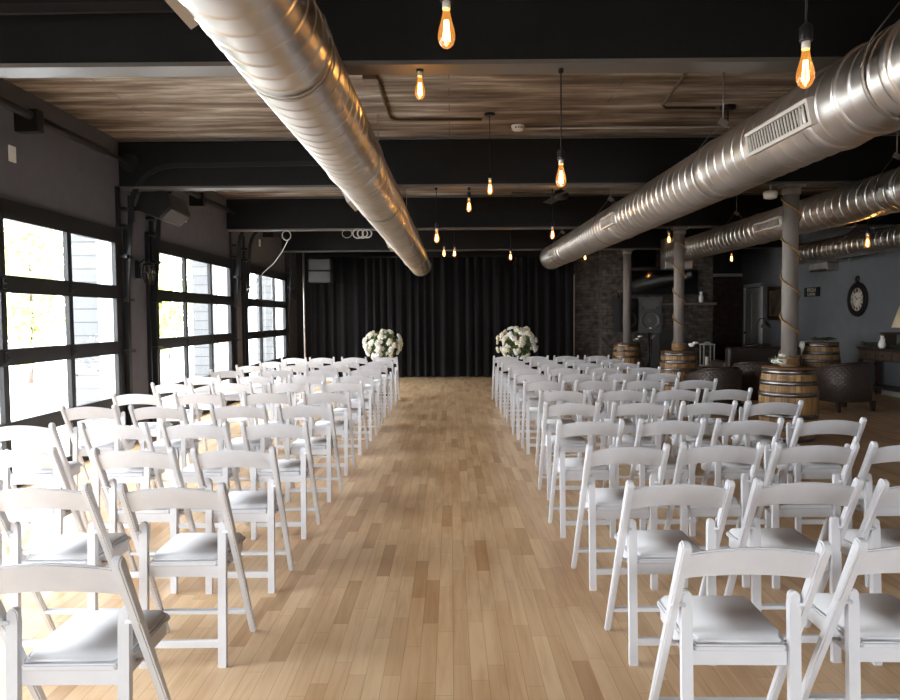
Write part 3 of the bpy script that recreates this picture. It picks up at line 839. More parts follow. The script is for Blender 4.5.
make_barrel(b4.x, 13.2, 'oak wine barrel by the right wall, topped with greenery and a cloth', h=.93, rz=2.0)

def rope_helix(r, z0, z1, pitch, ph, n=24):
    m_ = int((z1 - z0) / pitch * n)
    return [(r * math.cos(-2 * PI * i / n + ph), r * math.sin(-2 * PI * i / n + ph), z0 + pitch * i / n) for i in range(m_ + 1)]
for i, ((x, y), lab) in enumerate(zip(COLS, ('nearest taupe round column wound with rope, standing on a barrel', 'middle taupe round column wound with rope, standing on a barrel', 'farthest taupe round column, bare, standing on a barrel'))):
    z0 = BH + .021; h = 2.982 - z0
    t = empty('round_column', (x, y, z0), lab, 'column', 'round columns on barrels')
    MB().lathe([(.088, 0), (.088, h - .10)], seg=32).build('shaft', M['col_paint'], t)
    MB().lathe([(.092, h - .11), (.105, h - .10), (.105, h - .03)], seg=32).box((0, 0, h - .015), (.25, .18, .028)).build('cap_plate', M['col_paint'], t)
    if i < 2:
        MB().tube(rope_helix(.101, .10, h - .12, .46, PI * 1.05), .012, 7).build('rope', M['rope'], t)
        MB().tube(rope_helix(.104, .015, .125, .027, 0), .015, 7).build('rope_coil', M['rope'], t)

# ------------------------------------------------------------------ flowers
def blossom(b, c, r, rnd, m=6):
    for ring_, (n_, rr_, up_) in enumerate(((m, 1.0, .15), (m - 1, .62, .45))):
        for k in range(n_):
            a = 2 * PI * k / n_ + ring_ * .5 + rnd.uniform(-.2, .2)
            b.ico(Vector(c) + Vector((math.cos(a) * r * .55 * rr_, math.sin(a) * r * .55 * rr_, up_ * r)), r * .52, 1, (1, .75, .35), (rnd.uniform(-.4, .4), -.5 + .3 * ring_, a))
    b.ico(Vector(c) + Vector((0, 0, .45 * r)), r * .30, 1)
def leaves(b, c, n, rad, rnd, size=.05, flat=1.0, zmin=-9):
    for i in range(n):
        v = Vector((rnd.gauss(0, 1), rnd.gauss(0, 1), rnd.gauss(0, 1))).normalized() * rad * rnd.uniform(.4, 1.05)
        v.z *= flat; p = Vector(c) + v
        if p.z < zmin: p.z = zmin + .01
        e = v.to_track_quat('X', 'Z').to_matrix() @ Euler((rnd.uniform(-.8, .8), rnd.uniform(-.8, .8), 0)).to_matrix()
        s_ = size * rnd.uniform(.7, 1.3)
        b.quad([p + e @ Vector(q) * s_ for q in ((-1, 0, 0), (0, -.4, .08), (1.1, 0, -.05), (0, .4, .08))])
def arrangement(x, y, z, rad, label, stand_label, seed):
    rnd = random.Random(seed)
    ztop = z - rad * .95 - .22
    s = empty('pedestal_stand', (x, y, 0), stand_label, 'stand', 'stands under the bouquets')
    MB().lathe([(.16, 0), (.16, .02), (.03, .05), (.02, .10), (.02, ztop - .06), (.10, ztop - .03), (.12, ztop - .02), (.12, ztop)], seg=28).build('post', M['black_metal'], s)
    t = empty('flower_bouquet', (x, y, ztop + .001), label, 'flowers', 'bouquets before the curtain')
    MB().lathe([(.06, 0), (.085, .06), (.07, .15), (.055, .20), (.085, .25), (.078, .25), (.05, .20), (.0, .19)], seg=24, cap=False).build('vase', M['glass_dark'], t)
    cz = z - ztop
    b = MB(); leaves(b, (0, 0, cz), 520, rad * .95, rnd, .055, .9, zmin=.20)
    for i in range(40):
        a = rnd.uniform(0, 2 * PI); u = rnd.uniform(.1, .9); q = Vector((math.cos(a) * rad * u, math.sin(a) * rad * u, cz + rnd.uniform(-.1, .2)))
        b.tube([(0, 0, .19), q * .6 + Vector((0, 0, .05)), q], .004, 4)
    b.build('foliage', M['leaf'], t, norm=False)
    for i in range(88):
        while True:
            v = Vector((rnd.uniform(-1, 1), rnd.uniform(-1, .45), rnd.uniform(-.6, 1)))
            if .1 < v.length < 1: break
        v = v.normalized(); v = Vector((v.x * 1.1, v.y * 1.05, v.z * .9)) * rad * rnd.uniform(.90, 1.15)
        b = MB(); r_ = rnd.uniform(.035, .075)
        blossom(b, (0, 0, 0), r_, rnd)
        q = v.to_track_quat('Z', 'Y').to_matrix().to_4x4()
        bmesh.ops.transform(b.bm, matrix=Matrix.Translation(v + Vector((0, 0, cz))) @ q, verts=b.bm.verts)
        b.build('blossom', M['petal_white'] if rnd.random() < .35 else M['petal'], t)
q = P(383, 345, 13.1); arrangement(q.x, 13.1, q.z, .29, 'round bouquet of cream and white flowers, left of the aisle end', 'black pedestal stand under the bouquet left of the aisle', 5)
q = P(517, 343, 13.1); arrangement(q.x, 13.1, q.z, .30, 'round bouquet of cream and white flowers, right of the aisle end', 'black pedestal stand under the bouquet right of the aisle', 8)
def posy(x, y, z, label, seed, n=6, green=12):
    rnd = random.Random(seed)
    t = empty('flower_posy', (x, y, z), label, 'flowers', 'small posies on barrel tables')
    b = MB(); leaves(b, (-.05, 0, .085), green, .07, rnd, .032, .5, zmin=.035); b.build('foliage', M['leaf'], t, norm=False)
    for i in range(n):
        b = MB(); blossom(b, (rnd.uniform(-.075, .075), rnd.uniform(-.04, .03), .050 + rnd.uniform(0, .085)), .046, rnd); b.build('blossom', M['petal_white'], t)
posy(COLS[0][0] - .19, COLS[0][1] - .20, BH + .021, 'white posy with green sprig on the nearest barrel', 1, 7, 30)
posy(COLS[1][0] + .21, COLS[1][1] - .12, BH + .021, 'white posy on the middle barrel, right of its column', 2, 8, 4)
posy(COLS[2][0] + .21, COLS[2][1] - .10, BH + .021, 'small pale posy on the farthest barrel', 3, 4, 8)

# ------------------------------------------------------------------ bulbs
def make_pendant():
    t = empty('pendant_bulb', (0, 0, 0), 'x', 'light')
    # bulb glass centre at origin, height .14
    prof = [(.0001, -.070), (.014, -.067), (.025, -.056), (.0315, -.038), (.032, -.022), (.029, -.002), (.022, .022), (.0165, .045), (.0135, .062), (.0135, .072)]
    MB().lathe(prof, seg=24, cap=False).build('glass_bulb', M['bulb'], t)
    b = MB()
    for k in range(4):
        a = PI / 2 * k + .4
        b.tube([(.012 * math.cos(a), .012 * math.sin(a), -.042), (.006 * math.cos(a), .006 * math.sin(a), .030)], .0032, 6)
    b.build('filament', M['filament'], t)
    MB().lathe([(.014, .070), (.0150, .076), (.0150, .106)], seg=20).build('bulb_base', M['white_plastic'], t)
    MB().lathe([(.0215, .098), (.023, .104), (.023, .150), (.012, .162), (.004, .165)], seg=20).build('socket', M['black_metal'], t)
    return t
pproto = make_pendant(); pk = [c for c in COL.objects if c.parent == pproto]
pfirst = [True]
def pendant(px, py, d, top, label):
    if pfirst[0]: o = pproto; pfirst[0] = False
    else:
        o = pproto.copy(); COL.objects.link(o)
        for ch in pk:
            c = ch.copy(); COL.objects.link(c); c.parent = o
    q = P(px, py, d); o.location = q; o['label'] = label; o['group'] = 'amber pendant bulbs'
    tz = top - q.z
    if tz > .19:
        MB().tube([(0, 0, .16), (0, 0, tz - .02)], .0045, 6).build('cord', M['black_metal'], o)
    MB().lathe([(.045, tz - .022), (.055, tz - .012), (.055, tz - .001)] if tz > .19 and top > 3 else [(.010, tz - .03), (.016, tz - .02), (.016, tz - .001)] if tz > .19 else [(.023, .15), (.035, .155), (.035, max(tz - .001, .17))], seg=20).build('ceiling_rose', M['black_metal'], o)
    L_ = bpy.data.lights.new('bulb_light', 'POINT'); L_.energy = 3.6; L_.color = (1, .58, .24); L_.shadow_soft_size = .012
    lo = bpy.data.objects.new('bulb_light', L_); COL.objects.link(lo); lo.parent = o; lo.location = (0, 0, -.01)
FL = 2.984
pendant(446.5, 29, 2.62, CEIL, 'nearest amber pendant bulb, top centre, above the aisle')
pendant(420, 88, 4.365, FL, 'amber bulb fixed straight under the nearest beam, beside the left duct')
pendant(490, 188, 7.3, CEIL, 'amber pendant bulb hanging from a dark rose on the boarded ceiling, centre')
pendant(561, 176, 4.365, FL, 'amber bulb on a long cord under the nearest beam, right of centre')
pendant(469, 206, 8.28, FL, 'small amber bulb on a short cord under the second beam, centre')
pendant(805.5, 69, 2.62, CEIL, 'amber pendant bulb before the big right duct, top right')
pendant(436.7, 237, 8.28, FL, 'amber bulb low beside the end of the left duct')
pendant(444, 252.5, 12.2, FL, 'left one of two close tiny bulbs before the curtain')
pendant(454.5, 253, 12.6, CEIL, 'right one of two close tiny bulbs before the curtain')
pendant(510.5, 256.5, 13.0, CEIL, 'tiny amber bulb high before the curtain, left of the right duct end')
pendant(552.5, 234, 9.6, CEIL, 'small amber bulb just above the far end of the right duct')
pendant(585, 257, 15.3, CEIL, 'tiny amber bulb under the right duct, before the brick wall')
pendant(669, 239, 11.0, CEIL, 'amber bulb just left of the middle column top')
pendant(731.5, 258, 14.0, CEIL, 'tiny amber bulb under the duct before the dark brick recess')
pendant(867.5, 242, 8.28, FL, 'amber bulb at the right, before the thinnest duct')
# empty dark rose on the right
q = P(728, 110, 7.1)
t = empty('ceiling_rose', (q.x, 7.1, CEIL), 'dark ceiling rose on the boards beside the right duct', 'ceiling fitting')
MB().lathe([(.05, -.05), (.075, -.03), (.075, -.001)], seg=24).tube([(0, 0, -.05), (0, 0, -.20)], .006, 6).build('cover', M['black_metal'], t)

# ceiling fan behind second beam
q = P(561, 195, 9.7)
t = empty('ceiling_fan', (q.x, 9.7, q.z), 'dark ceiling fan just beyond the second beam', 'fan')
MB().lathe([(.02, -.07), (.09, -.05), (.11, 0), (.09, .05), (.02, .08)], seg=24).build('motor_hub', M['black_metal'], t)
MB().tube([(0, 0, .07), (0, 0, CEIL - q.z - .01)], .014, 8).build('downrod', M['black_metal'], t)
for k in range(4):
    a = R(8 + 90 * k); e = Euler((.18, 0, a)).to_matrix()
    b = MB(); b.box((.42, 0, 0), (.56, .13, .010), bevel=.003); b.box((.12, 0, 0), (.10, .05, .012))
    bmesh.ops.transform(b.bm, matrix=Matrix.Rotation(a, 4, 'Z') @ Matrix.Rotation(.2, 4, 'X'), verts=b.bm.verts)
    b.build('blade', M['black_metal'], t)

# smoke detectors
q = P(518, 131, 7.75)
t = empty('smoke_detector', (q.x, 7.75, CEIL), 'white round smoke detector on the boarded ceiling, centre', 'smoke detector')
MB().lathe([(.03, -.058), (.06, -.052), (.068, -.03), (.075, -.012), (.075, -.001)], seg=28).build('housing', M['white_plastic'], t)
b = MB()
for k in range(3): b.box((-.03 + .03 * k, -.064, -.035), (.016, .012, .012))
b.build('vent', M['grille_dark'], t)
q = P(773.5, 193, 8.1)
t = empty('smoke_detector', (q.x, 8.1 + .08, 2.983), 'white smoke detector hanging under the second beam by the nearest column', 'smoke detector')
zz = q.z - 2.983
MB().tube([(0, 0, 0), (0, 0, zz + .04)], .010, 8).build('stem', M['emt'], t)
MB().lathe([(.04, zz - .055), (.07, zz - .045), (.078, zz), (.078, zz + .03), (.03, zz + .045)], seg=28).build('housing', M['white_plastic'], t)

# conduit on the boards
def conduit(name, pts, r, m, label):
    o = MB().tube(pts, r, 8).build(name, M[m]); tag(o, label, 'conduit', 'conduits on the boarded ceiling'); return o
z = CEIL - .016
conduit('conduit_pipe', [(-.85, 6.0, z), (7.8, 6.0, z)], .014, 'conduit', 'long brown conduit across the boards just beyond the nearest beam')
conduit('conduit_pipe', [(-.62, 6.03, z), (-.62, 7.35, z), (-.58, 7.43, z), (-.5, 7.46, z), (.34, 7.46, z)], .014, 'conduit', 'brown conduit bending to the central ceiling rose')
conduit('conduit_pipe', [(2.02, 6.03, z), (2.10, 7.0, z), (2.16, 7.1, z), (2.66, 7.12, z)], .014, 'conduit', 'brown conduit bending towards the ceiling rose by the right duct')
conduit('conduit_pipe', [(.66, 7.82, z), (7.8, 7.82, z)], .012, 'emt', 'pale conduit from the ceiling smoke detector towards the right')
q = P(374, 79, 6.1)
tag(MB().box((-.66, 6.0, CEIL - .065), (.13, .10, .06), bevel=.004).build('junction_box', M['conduit']), 'small brown junction box under the boards near the left duct', 'junction box')

# ------------------------------------------------------------------ left wall fittings
for (px, py, dd, lab) in ((18, 154, 6.22, 'nearest'), (187.5, 217, 10.22, 'middle'), (261, 243, 14.2, 'farthest')):
    q = P(px, py, dd)
    tag(MB().box((WX + .008, dd, q.z), (.016, .09, .14), bevel=.003).box((WX + .018, dd, q.z + .02), (.006, .03, .05)).build('wall_plate', M['white_plastic']),
        '%s small white plate on the charcoal wall above a glass door' % lab, 'wall plate', 'plates above the glass doors')
def lantern(y, z, label):
    t = empty('wall_lantern', (WX + .001, y, z), label, 'lantern', 'caged lanterns on the piers')
    MB().box((.015, 0, .05), (.03, .10, .22), bevel=.006).tube([(.03, 0, .12), (.09, 0, .17), (.14, 0, .17), (.15, 0, .13)], .009, 8).lathe([(.07, .10), (.05, .13), (.02, .145)], (.15, 0, 0), 20).build('bracket', M['black_metal'], t)
    b = MB()
    for k in range(6):
        a = PI / 3 * k
        b.tube([(.15 + .065 * math.cos(a), .065 * math.sin(a), .10), (.15 + .088 * math.cos(a), .088 * math.sin(a), .0), (.15 + .05 * math.cos(a), .05 * math.sin(a), -.12)], .005, 5)
    for z_, r_ in ((0, .088), (-.12, .05), (.10, .066)):
        b.tube([(.15 + r_ * math.cos(2 * PI * i / 20), r_ * math.sin(2 * PI * i / 20), z_) for i in range(20)], .005, 5, closed=True)
    b.build('cage', M['black_metal'], t)
    MB().lathe([(.0001, -.115), (.045, -.11), (.075, 0), (.055, .09)], (.15, 0, 0), 20, cap=False).build('glass_globe', M['clear'], t)
lantern(8.62, 2.03, 'caged glass lantern on the first pier between glass doors')
lantern(12.70, 2.05, 'caged glass lantern on the second pier between glass doors')
lantern(16.75, 2.05, 'caged glass lantern beyond the farthest glass door')
# wedge loudspeaker on the first pier
q = P(163, 207, 8.5)
t = empty('wall_speaker', (q.x, 8.5, q.z), 'black wedge loudspeaker on a bracket high on the first pier', 'speaker')
Mx = Euler((R(-12), R(18), R(-25))).to_matrix().to_4x4()
b = MB().prism([(-.24, -.15), (.20, -.15), (.30, .02), (.14, .17), (-.24, .17)], 'y', -.17, .17)
bmesh.ops.bevel(b.bm, geom=list(b.bm.edges), offset=.012, segments=2, affect='EDGES')
bmesh.ops.transform(b.bm, matrix=Mx, verts=b.bm.verts); b.build('cabinet', M['speaker'], t)
b = MB().box((.255, 0, -.068), (.012, .30, .16), (0, R(31), 0)); bmesh.ops.transform(b.bm, matrix=Mx, verts=b.bm.verts); b.build('speaker_grille', M['grille_cloth'], t)
MB().bar((WX - q.x, 0, -.02), (-.18, 0, -.02), .05, .05).box((WX - q.x + .01, 0, -.02), (.02, .14, .30)).build('mounting_bracket', M['black_metal'], t)
# far loudspeakers hung beside the curtain
q0, q1 = P(309, 259, 16.4), P(332, 283, 16.4)
hh = (q0.z - q1.z)
for k, lab in ((0, 'upper black loudspeaker box hung left of the curtain'), (1, 'lower grey-fronted loudspeaker box hung left of the curtain')):
    t = empty('hanging_speaker', ((q0.x + q1.x) / 2, 16.4, q0.z - hh * (.25 + .5 * k)), lab, 'speaker', 'loudspeakers left of the curtain')
    MB().box((0, 0, 0), (q1.x - q0.x, .30, hh * .5 - .02), bevel=.01).build('cabinet', M['speaker'], t)
    MB().box((0, -.157, 0), (q1.x - q0.x - .04, .012, hh * .5 - .06)).build('speaker_grille', M['grille_cloth'], t)
    if k == 0:
        MB().tube([(0, 0, hh * .25 - .01), (0, 0, 2.983 - (q0.z - hh * .25))], .012, 6).build('hanging_rod', M['black_metal'], t)
    else:
        MB().box((0, 0, hh * .25), (.3, .05, .019)).build('link_plate', M['black_metal'], t)
q = P(308, 300, 16.3)
t = empty('drape_stand', (q.x - .07, 16.2, 0), 'thin upright pole left of the curtain, beside the far left wall', 'pole')
MB().tube([(0, 0, .01), (0, 0, 2.98)], .022, 10).build('upright', M['emt'], t)
MB().box((0, 0, .006), (.30, .30, .012)).build('base_plate', M['black_metal'], t)

# cables
q = P(286, 236, 12.2)
pts = [P(288, 240, 12.05), P(282, 252, 12.6), P(274, 263, 12.9), P(262.5, 273.5, 13.2)]
pts += [P(256, 283, 13.2), P(247, 290, 12.4)]
b = MB().tube(pts, .009, 6)
b.tube([P(286.5 + 4.2 * math.cos(2 * PI * i / 24), 235.5 + 4.8 * math.sin(2 * PI * i / 24), 12.12) for i in range(24)], .008, 6, closed=True)
tag(b.build('pull_cord', M['cable_white']), 'white coiled cord slanting from the third beam down to the farthest glass door', 'cord')
b = MB()
for (cx, r_) in ((358, 5.2), (362.5, 5.0), (367, 4.6), (347, 4.8)):
    b.tube([P(cx + r_ * math.cos(2 * PI * i / 24), 233.5 + r_ * .9 * math.sin(2 * PI * i / 24), 12.12) for i in range(24)], .012 if cx > 350 else .005, 6, closed=True)
tag(b.build('coiled_cable', M['cable_white']), 'coils of pale cable hung on the third beam left of the duct', 'cable')

# ------------------------------------------------------------------ curtain at the back
b = MB(); N = 520; rows = []
x0, x1 = -3.42, 3.0
z1 = 2.93
rnd = random.Random(11)
ph = [rnd.uniform(0, 6) for _ in range(6)]
for i in range(N + 1):
    x = x0 + (x1 - x0) * i / N
    a = x * 2 * PI / .23 + 2.2 * math.sin(x * 2.1 + ph[0]) + 1.3 * math.sin(x * 5.3 + ph[1])
    dpt = .045 * math.sin(a) + .018 * math.sin(a * .37 + ph[2]) + .012 * math.sin(a * 2.1 + ph[3])
    rows.append([b.bm.verts.new((x, 17.12 + dpt * (.75 + .35 * (1 - z_ / z1)), z_)) for z_ in (.02, 1.0, 2.0, z1)])
for A, B in zip(rows, rows[1:]):
    for k in range(3): b.bm.faces.new((A[k], B[k], B[k + 1], A[k + 1])).smooth = True
t = empty('stage_curtain', (0, 0, 0), 'black pleated curtain across the far end of the aisle', 'curtain')
o = b.build('drape', M['drape'], t, norm=False)
md = o.modifiers.new('thickness', 'SOLIDIFY'); md.thickness = .004
MB().tube([(x0, 17.12, 2.945), (x1, 17.12, 2.945)], .016, 10).build('curtain_rail', M['black_metal'], t)

# ------------------------------------------------------------------ far right: screen, mantel, loudspeakers
BY = 16.99
q0, q1 = P(630, 262, BY), P(698, 295, BY)
q0z = P(630, 270, BY).z
t = empty('wall_screen', ((q0.x + q1.x) / 2, BY, (q0z + q1.z) / 2), 'wide black television screen on the brick chimney breast', 'television')
MB().box((0, -.035, 0), (q1.x - q0.x, .06, q0z - q1.z), bevel=.006).build('casing', M['speaker'], t)
MB().box((0, -.067, 0), (q1.x - q0.x - .05, .006, q0z - q1.z - .05)).build('screen', M['screen'], t)
q0, q1 = P(630, 246, BY), P(656, 270, BY)
t = empty('wall_mirror', ((q0.x + q1.x) / 2, BY, (q0.z + q1.z) / 2 + .05), 'dark glossy panel reflecting bulbs, above the television', 'mirror')
MB().box((0, -.015, 0), (q1.x - q0.x, .03, q0.z - q1.z), bevel=.004).build('frame', M['black_metal'], t)
MB().box((0, -.032, 0), (q1.x - q0.x - .05, .006, q0.z - q1.z - .05)).build('glass', M['screen'], t)
q = P(690, 304, BY)
q1 = P(713, 304, BY)
mz = q.z
t = tag(MB().box(((4.9 + q1.x) / 2, BY - .10, mz), (q1.x - 4.9 + .04, .20, .06), bevel=.008).build('mantel_shelf', M['mantel']), 'brick-grey mantel shelf on the chimney breast', 'shelf')
q = P(701, 300, BY - .1)
t = empty('ceramic_jar', (q.x, BY - .10, mz + .031), 'pale ceramic jar on the mantel shelf', 'jar')
MB().lathe([(.03, 0), (.055, .03), (.055, .14), (.035, .19), (.03, .21), (.045, .23), (.03, .26), (.0001, .265)], seg=20, cap=False).build('body', M['ceramic'], t)

def pa_speaker(x, y, zc, rz, label, sc=1.0):
    """cabinet on tripod: stand first"""
    s = empty('speaker_stand', (x, y, 0), 'black ' + ('tripod' if sc == 1 else 'pole') + ' stand under the ' + label.split('|')[1], 'stand', 'loudspeaker stands', rz)
    zb = zc - .34 * sc
    MB().tube([(0, 0, .25), (0, 0, zb - .001)], .018, 10).build('pole', M['black_metal'], s)
    if sc > 1: MB().lathe([(.13, .001), (.13, .02), (.03, .05), (.018, .25)], seg=24).build('round_foot', M['black_metal'], s)
    for k in range(3 if sc == 1 else 0):
        a = 2 * PI * k / 3
        MB().tube([(.02 * math.cos(a), .02 * math.sin(a), .55), (.38 * math.cos(a), .38 * math.sin(a), .012)], .012, 8).build('leg', M['black_metal'], s)
    t = empty('loudspeaker', (x, y, zb), label.split('|')[0], 'speaker', 'loudspeakers on stands by the chimney breast', rz)
    t.scale = (sc, sc, sc)
    b = MB().prism([(-.22, -.19), (.22, -.19), (.15, .19), (-.15, .19)], 'z', 0, .68)
    bmesh.ops.bevel(b.bm, geom=list(b.bm.edges), offset=.02, segments=2, affect='EDGES'); b.build('cabinet', M['speaker'], t)
    Mf = Matrix.Rotation(R(90), 3, 'X')
    w_ = MB().lathe([(.18, 0), (.18, .012), (.165, .016), (.155, .004), (.08, -.006), (.0001, .01)], (0, -.19, .24), 32, Mf, cap=False).build('woofer', M['grille_cloth'], t)
    MB().prism([(-.17, .46), (.17, .46), (.14, .62), (-.14, .62)], 'y', -.196, -.188).build('horn', M['grille_cloth'], t)
    b = MB()
    for s_ in (-1, 1): b.prism([(s_ * .10, .44), (s_ * .17, .44), (s_ * .16, .52), (s_ * .11, .50)], 'y', -.200, -.196)
    b.build('port', M['grille_dark'], t)
    MB().box((0, -.193 - .008, .09), (.05, .006, .02)).build('badge', M['white_plastic'], t)
q = P(649, 315, 13.6); pa_speaker(q.x, 13.6, q.z, R(-8), 'loudspeaker facing the room between the two far columns|loudspeaker between the two far columns')
q = P(624, 315, 16.64); pa_speaker(q.x, 16.64, q.z, R(20), 'loudspeaker half hidden behind the farthest column, turned sideways|loudspeaker behind the farthest column', 1.15)
# microphone stand
q = P(651.5, 338, 12.6)
t = empty('microphone_stand', (q.x, 12.6, 0), 'thin black microphone stand left of the middle barrel', 'stand')
MB().lathe([(.14, 0), (.14, .015), (.02, .03), (.0001, .03)], seg=24, cap=True).build('base', M['black_metal'], t)
MB().tube([(0, 0, .03), (0, 0, q.z - .02)], .010, 8).build('pole', M['black_metal'], t)
MB().tube([(0, 0, q.z - .02), (.05, -.02, q.z + .06)], [.012, .020], 10).build('clip', M['hoop'], t)
# low black cabinet in the hearth
q0, q1 = P(659, 330, 15.2), P(684, 365, 15.2)
t = empty('equipment_case', ((q0.x + q1.x) / 2, 15.5, 0), 'black equipment case before the chimney breast', 'case')
MB().box((0, 0, q0.z / 2 + .02), (q1.x - q0.x, .5, q0.z - .04), bevel=.012).build('case_body', M['speaker'], t)
b = MB()
for s in (-1, 1):
    for u in (-1, 1): b.tube([(s * .22, u * .18 - .015, .02), (s * .22, u * .18 + .015, .02)], .02, 10)
b.build('caster', M['black_metal'], t)
MB().box((0, -.256, q0.z * .6), (.16, .012, .05), bevel=.004).build('handle', M['hoop'], t)
# sconce of two little bulbs on the brick
q = P(618, 297, 17.0)
t = empty('wall_sconce', (q.x, 16.998, q.z), 'small two-light sconce on the brick beside the farthest column', 'lamp')
MB().box((0, -.01, .02), (.05, .02, .14)).tube([(-.07, -.06, .02), (0, -.03, .0), (.07, -.06, .02)], .007, 6).build('arm', M['black_metal'], t)
for s in (-1, 1): MB().ico((s * .07, -.06, .055), .03, 2).build('glass_shade', M['clear'], t)
# white lantern on the hearth side
q = P(707, 366, 15.0)
t = empty('candle_lantern', (q.x, 15.0, 0), 'tall pale-framed candle lantern on a low stand by the chimney breast', 'lantern')
z0 = q.z
MB().box((0, 0, z0 / 2), (.34, .34, z0), bevel=.01).build('stand_block', M['dark_wood'], t)
b = MB()
for sx__ in (-1, 1):
    for sy__ in (-1, 1): b.box((sx__ * .11, sy__ * .11, z0 + .24), (.018, .018, .44))
b.box((0, 0, z0 + .01), (.25, .25, .02)).box((0, 0, z0 + .465), (.26, .26, .02), ).box((0, 0, z0 + .50), (.16, .16, .05), taper=(.3, .3))
b.build('frame', M['white_trim'], t)
MB().tube([(0, 0, z0 + .02), (0, 0, z0 + .20)], .04, 16).build('candle', M['ceramic'], t)

# ------------------------------------------------------------------ lounge furniture
def tub_chair(x, y, rz, label, w_=.80, dp=.74, h=.74, seed=0):
    t = empty('tub_armchair', (x, y, 0), label, 'armchair', 'dark leather tub armchairs', rz)
    # U-shaped shell, open at +y (front), back at -y; arms slope down to the front
    b = MB(); N = 28; rings = []
    for i in range(N + 1):
        u = i / N; a = PI + PI * u     # from left round the back to right
        ex = 2.8
        ca, sa = math.cos(a), math.sin(a)
        rx = w_ / 2; ry = dp * .5
        px_ = math.copysign(abs(ca) ** (2 / ex), ca) * rx; py_ = math.copysign(abs(sa) ** (2 / ex), sa) * ry
        pin = (px_ * (1 - .10 / rx), py_ * (1 - .10 / ry))
        ht = h - .0 * u
        rings.append((px_, py_, pin[0], pin[1], ht))
    pts = [(rings[0][0], dp * .5, rings[0][2], dp * .5, h * .80), (rings[0][0], dp * .2, rings[0][2], dp * .2, h * .86)] + [(a_, b_, c_, d_, h * (.90 + .10 * min(1, -b_ / (dp * .5)))) for a_, b_, c_, d_, e_ in rings] + \
          [(rings[-1][0], dp * .2, rings[-1][2], dp * .2, h * .86), (rings[-1][0], dp * .5, rings[-1][2], dp * .5, h * .80)]
    V = []
    for ox, oy, ix, iy, ht in pts:
        V.append([b.bm.verts.new((ox * .94, oy * .94, .16)), b.bm.verts.new((ox, oy, ht - .03)), b.bm.verts.new(((ox + ix) / 2, (oy + iy) / 2, ht)), b.bm.verts.new((ix, iy, ht - .03)), b.bm.verts.new((ix, iy, .16))])
    for A, B in zip(V, V[1:]):
        for k in range(5): b.bm.faces.new((A[k], B[k], B[(k + 1) % 5], A[(k + 1) % 5])).smooth = True
    b.bm.faces.new(V[0]); b.bm.faces.new(V[-1][::-1])
    b.build('shell', M['quilt'], t)
    tb = MB().tube([((p[0] + p[2]) / 2, (p[1] + p[3]) / 2, p[4] - .002) for p in pts], .018, 8); tb.build('piping', M['leather'], t)
    MB().box((0, .06, .34), (w_ - .24, dp - .22, .16), bevel=.035, seg=3).build('seat_cushion', M['leather'], t)
    MB().box((0, .02, .215), (w_ - .22, dp - .18, .09), bevel=.01).build('seat_base', M['leather'], t)
    for sx__ in (-1, 1):
        for sy__ in (-1, 1):
            MB().box((sx__ * (w_ / 2 - .09), sy__ * (dp / 2 - .10), .083), (.05, .05, .16), taper=(1.25, 1.25)).build('leg', M['dark_wood'], t)
q = P(849, 400, 10.5); tub_chair(q.x, 10.7, R(14), 'brown quilted leather tub armchair right of the nearest barrel')
tub_chair(4.80, 11.0, R(-20), 'brown quilted leather tub armchair half hidden behind the nearest barrel', w_=.74)
tub_chair(4.0, 10.55, R(6), 'darker leather tub armchair in front of the middle barrel, left of its quilted neighbour', w_=.68, h=.70)
# sofa, seen from behind
q0, q1 = P(722, 346, 13.3), P(784, 346, 13.3)
sw_ = q1.x - q0.x
t = empty('leather_sofa', ((q0.x + q1.x) / 2 + .05, 13.35, 0), 'low dark leather sofa behind the nearest barrel, before the right wall door', 'sofa')
MB().box((0, -.36, .54), (sw_ * 1.15, .20, .68), bevel=.05, seg=3).build('backrest', M['leather'], t)
MB().box((0, .08, .27), (sw_ * 1.15 - .40, .72, .22), bevel=.03).build('seat_base', M['leather'], t)
for s in (-1, 1):
    MB().box((s * (sw_ * 1.15 / 2 - .10), .09, .39), (.20, .70, .42), bevel=.05, seg=3).build('armrest', M['leather'], t)
    MB().box((s * sw_ * .26, .10, .46), (sw_ * .48, .66, .15), bevel=.04, seg=3).build('seat_cushion', M['leather'], t)
    for u in (-1, 1): MB().box((s * (sw_ * 1.15 / 2 - .12), u * .34, .10), (.06, .06, .20), taper=(1.2, 1.2)).build('leg', M['dark_wood'], t)
# small side table with industrial table lamp behind the sofa
q = P(757, 345, 15.2)
t = empty('side_table', (q.x, 15.2, 0), 'small dark side table under the metal lamp by the right wall door', 'table')
MB().lathe([(.25, .0), (.25, .02), (.03, .05), (.03, .80), (.0001, .80)], seg=24).build('pedestal', M['dark_wood'], t)
MB().lathe([(.0001, .80), (.28, .80), (.28, .83), (.0001, .83)], seg=28, cap=False).build('table_top', M['dark_wood'], t)
t = empty('metal_table_lamp', (q.x, 15.2, .8305), 'small grey metal table lamp with a domed shade beyond the sofa', 'lamp')
MB().lathe([(.09, 0), (.09, .015), (.02, .03), (.0001, .03)], seg=20).build('base', M['hoop'], t)
MB().tube([(0, 0, .03), (0, 0, .45), (.06, 0, .56), (.16, 0, .56), (.19, 0, .50)], .011, 8).build('arm', M['black_metal'], t)
MB().lathe([(.11, .36), (.09, .43), (.04, .48), (.02, .50)], (.19, 0, 0), 20, cap=False).build('lamp_shade', M['hoop'], t)

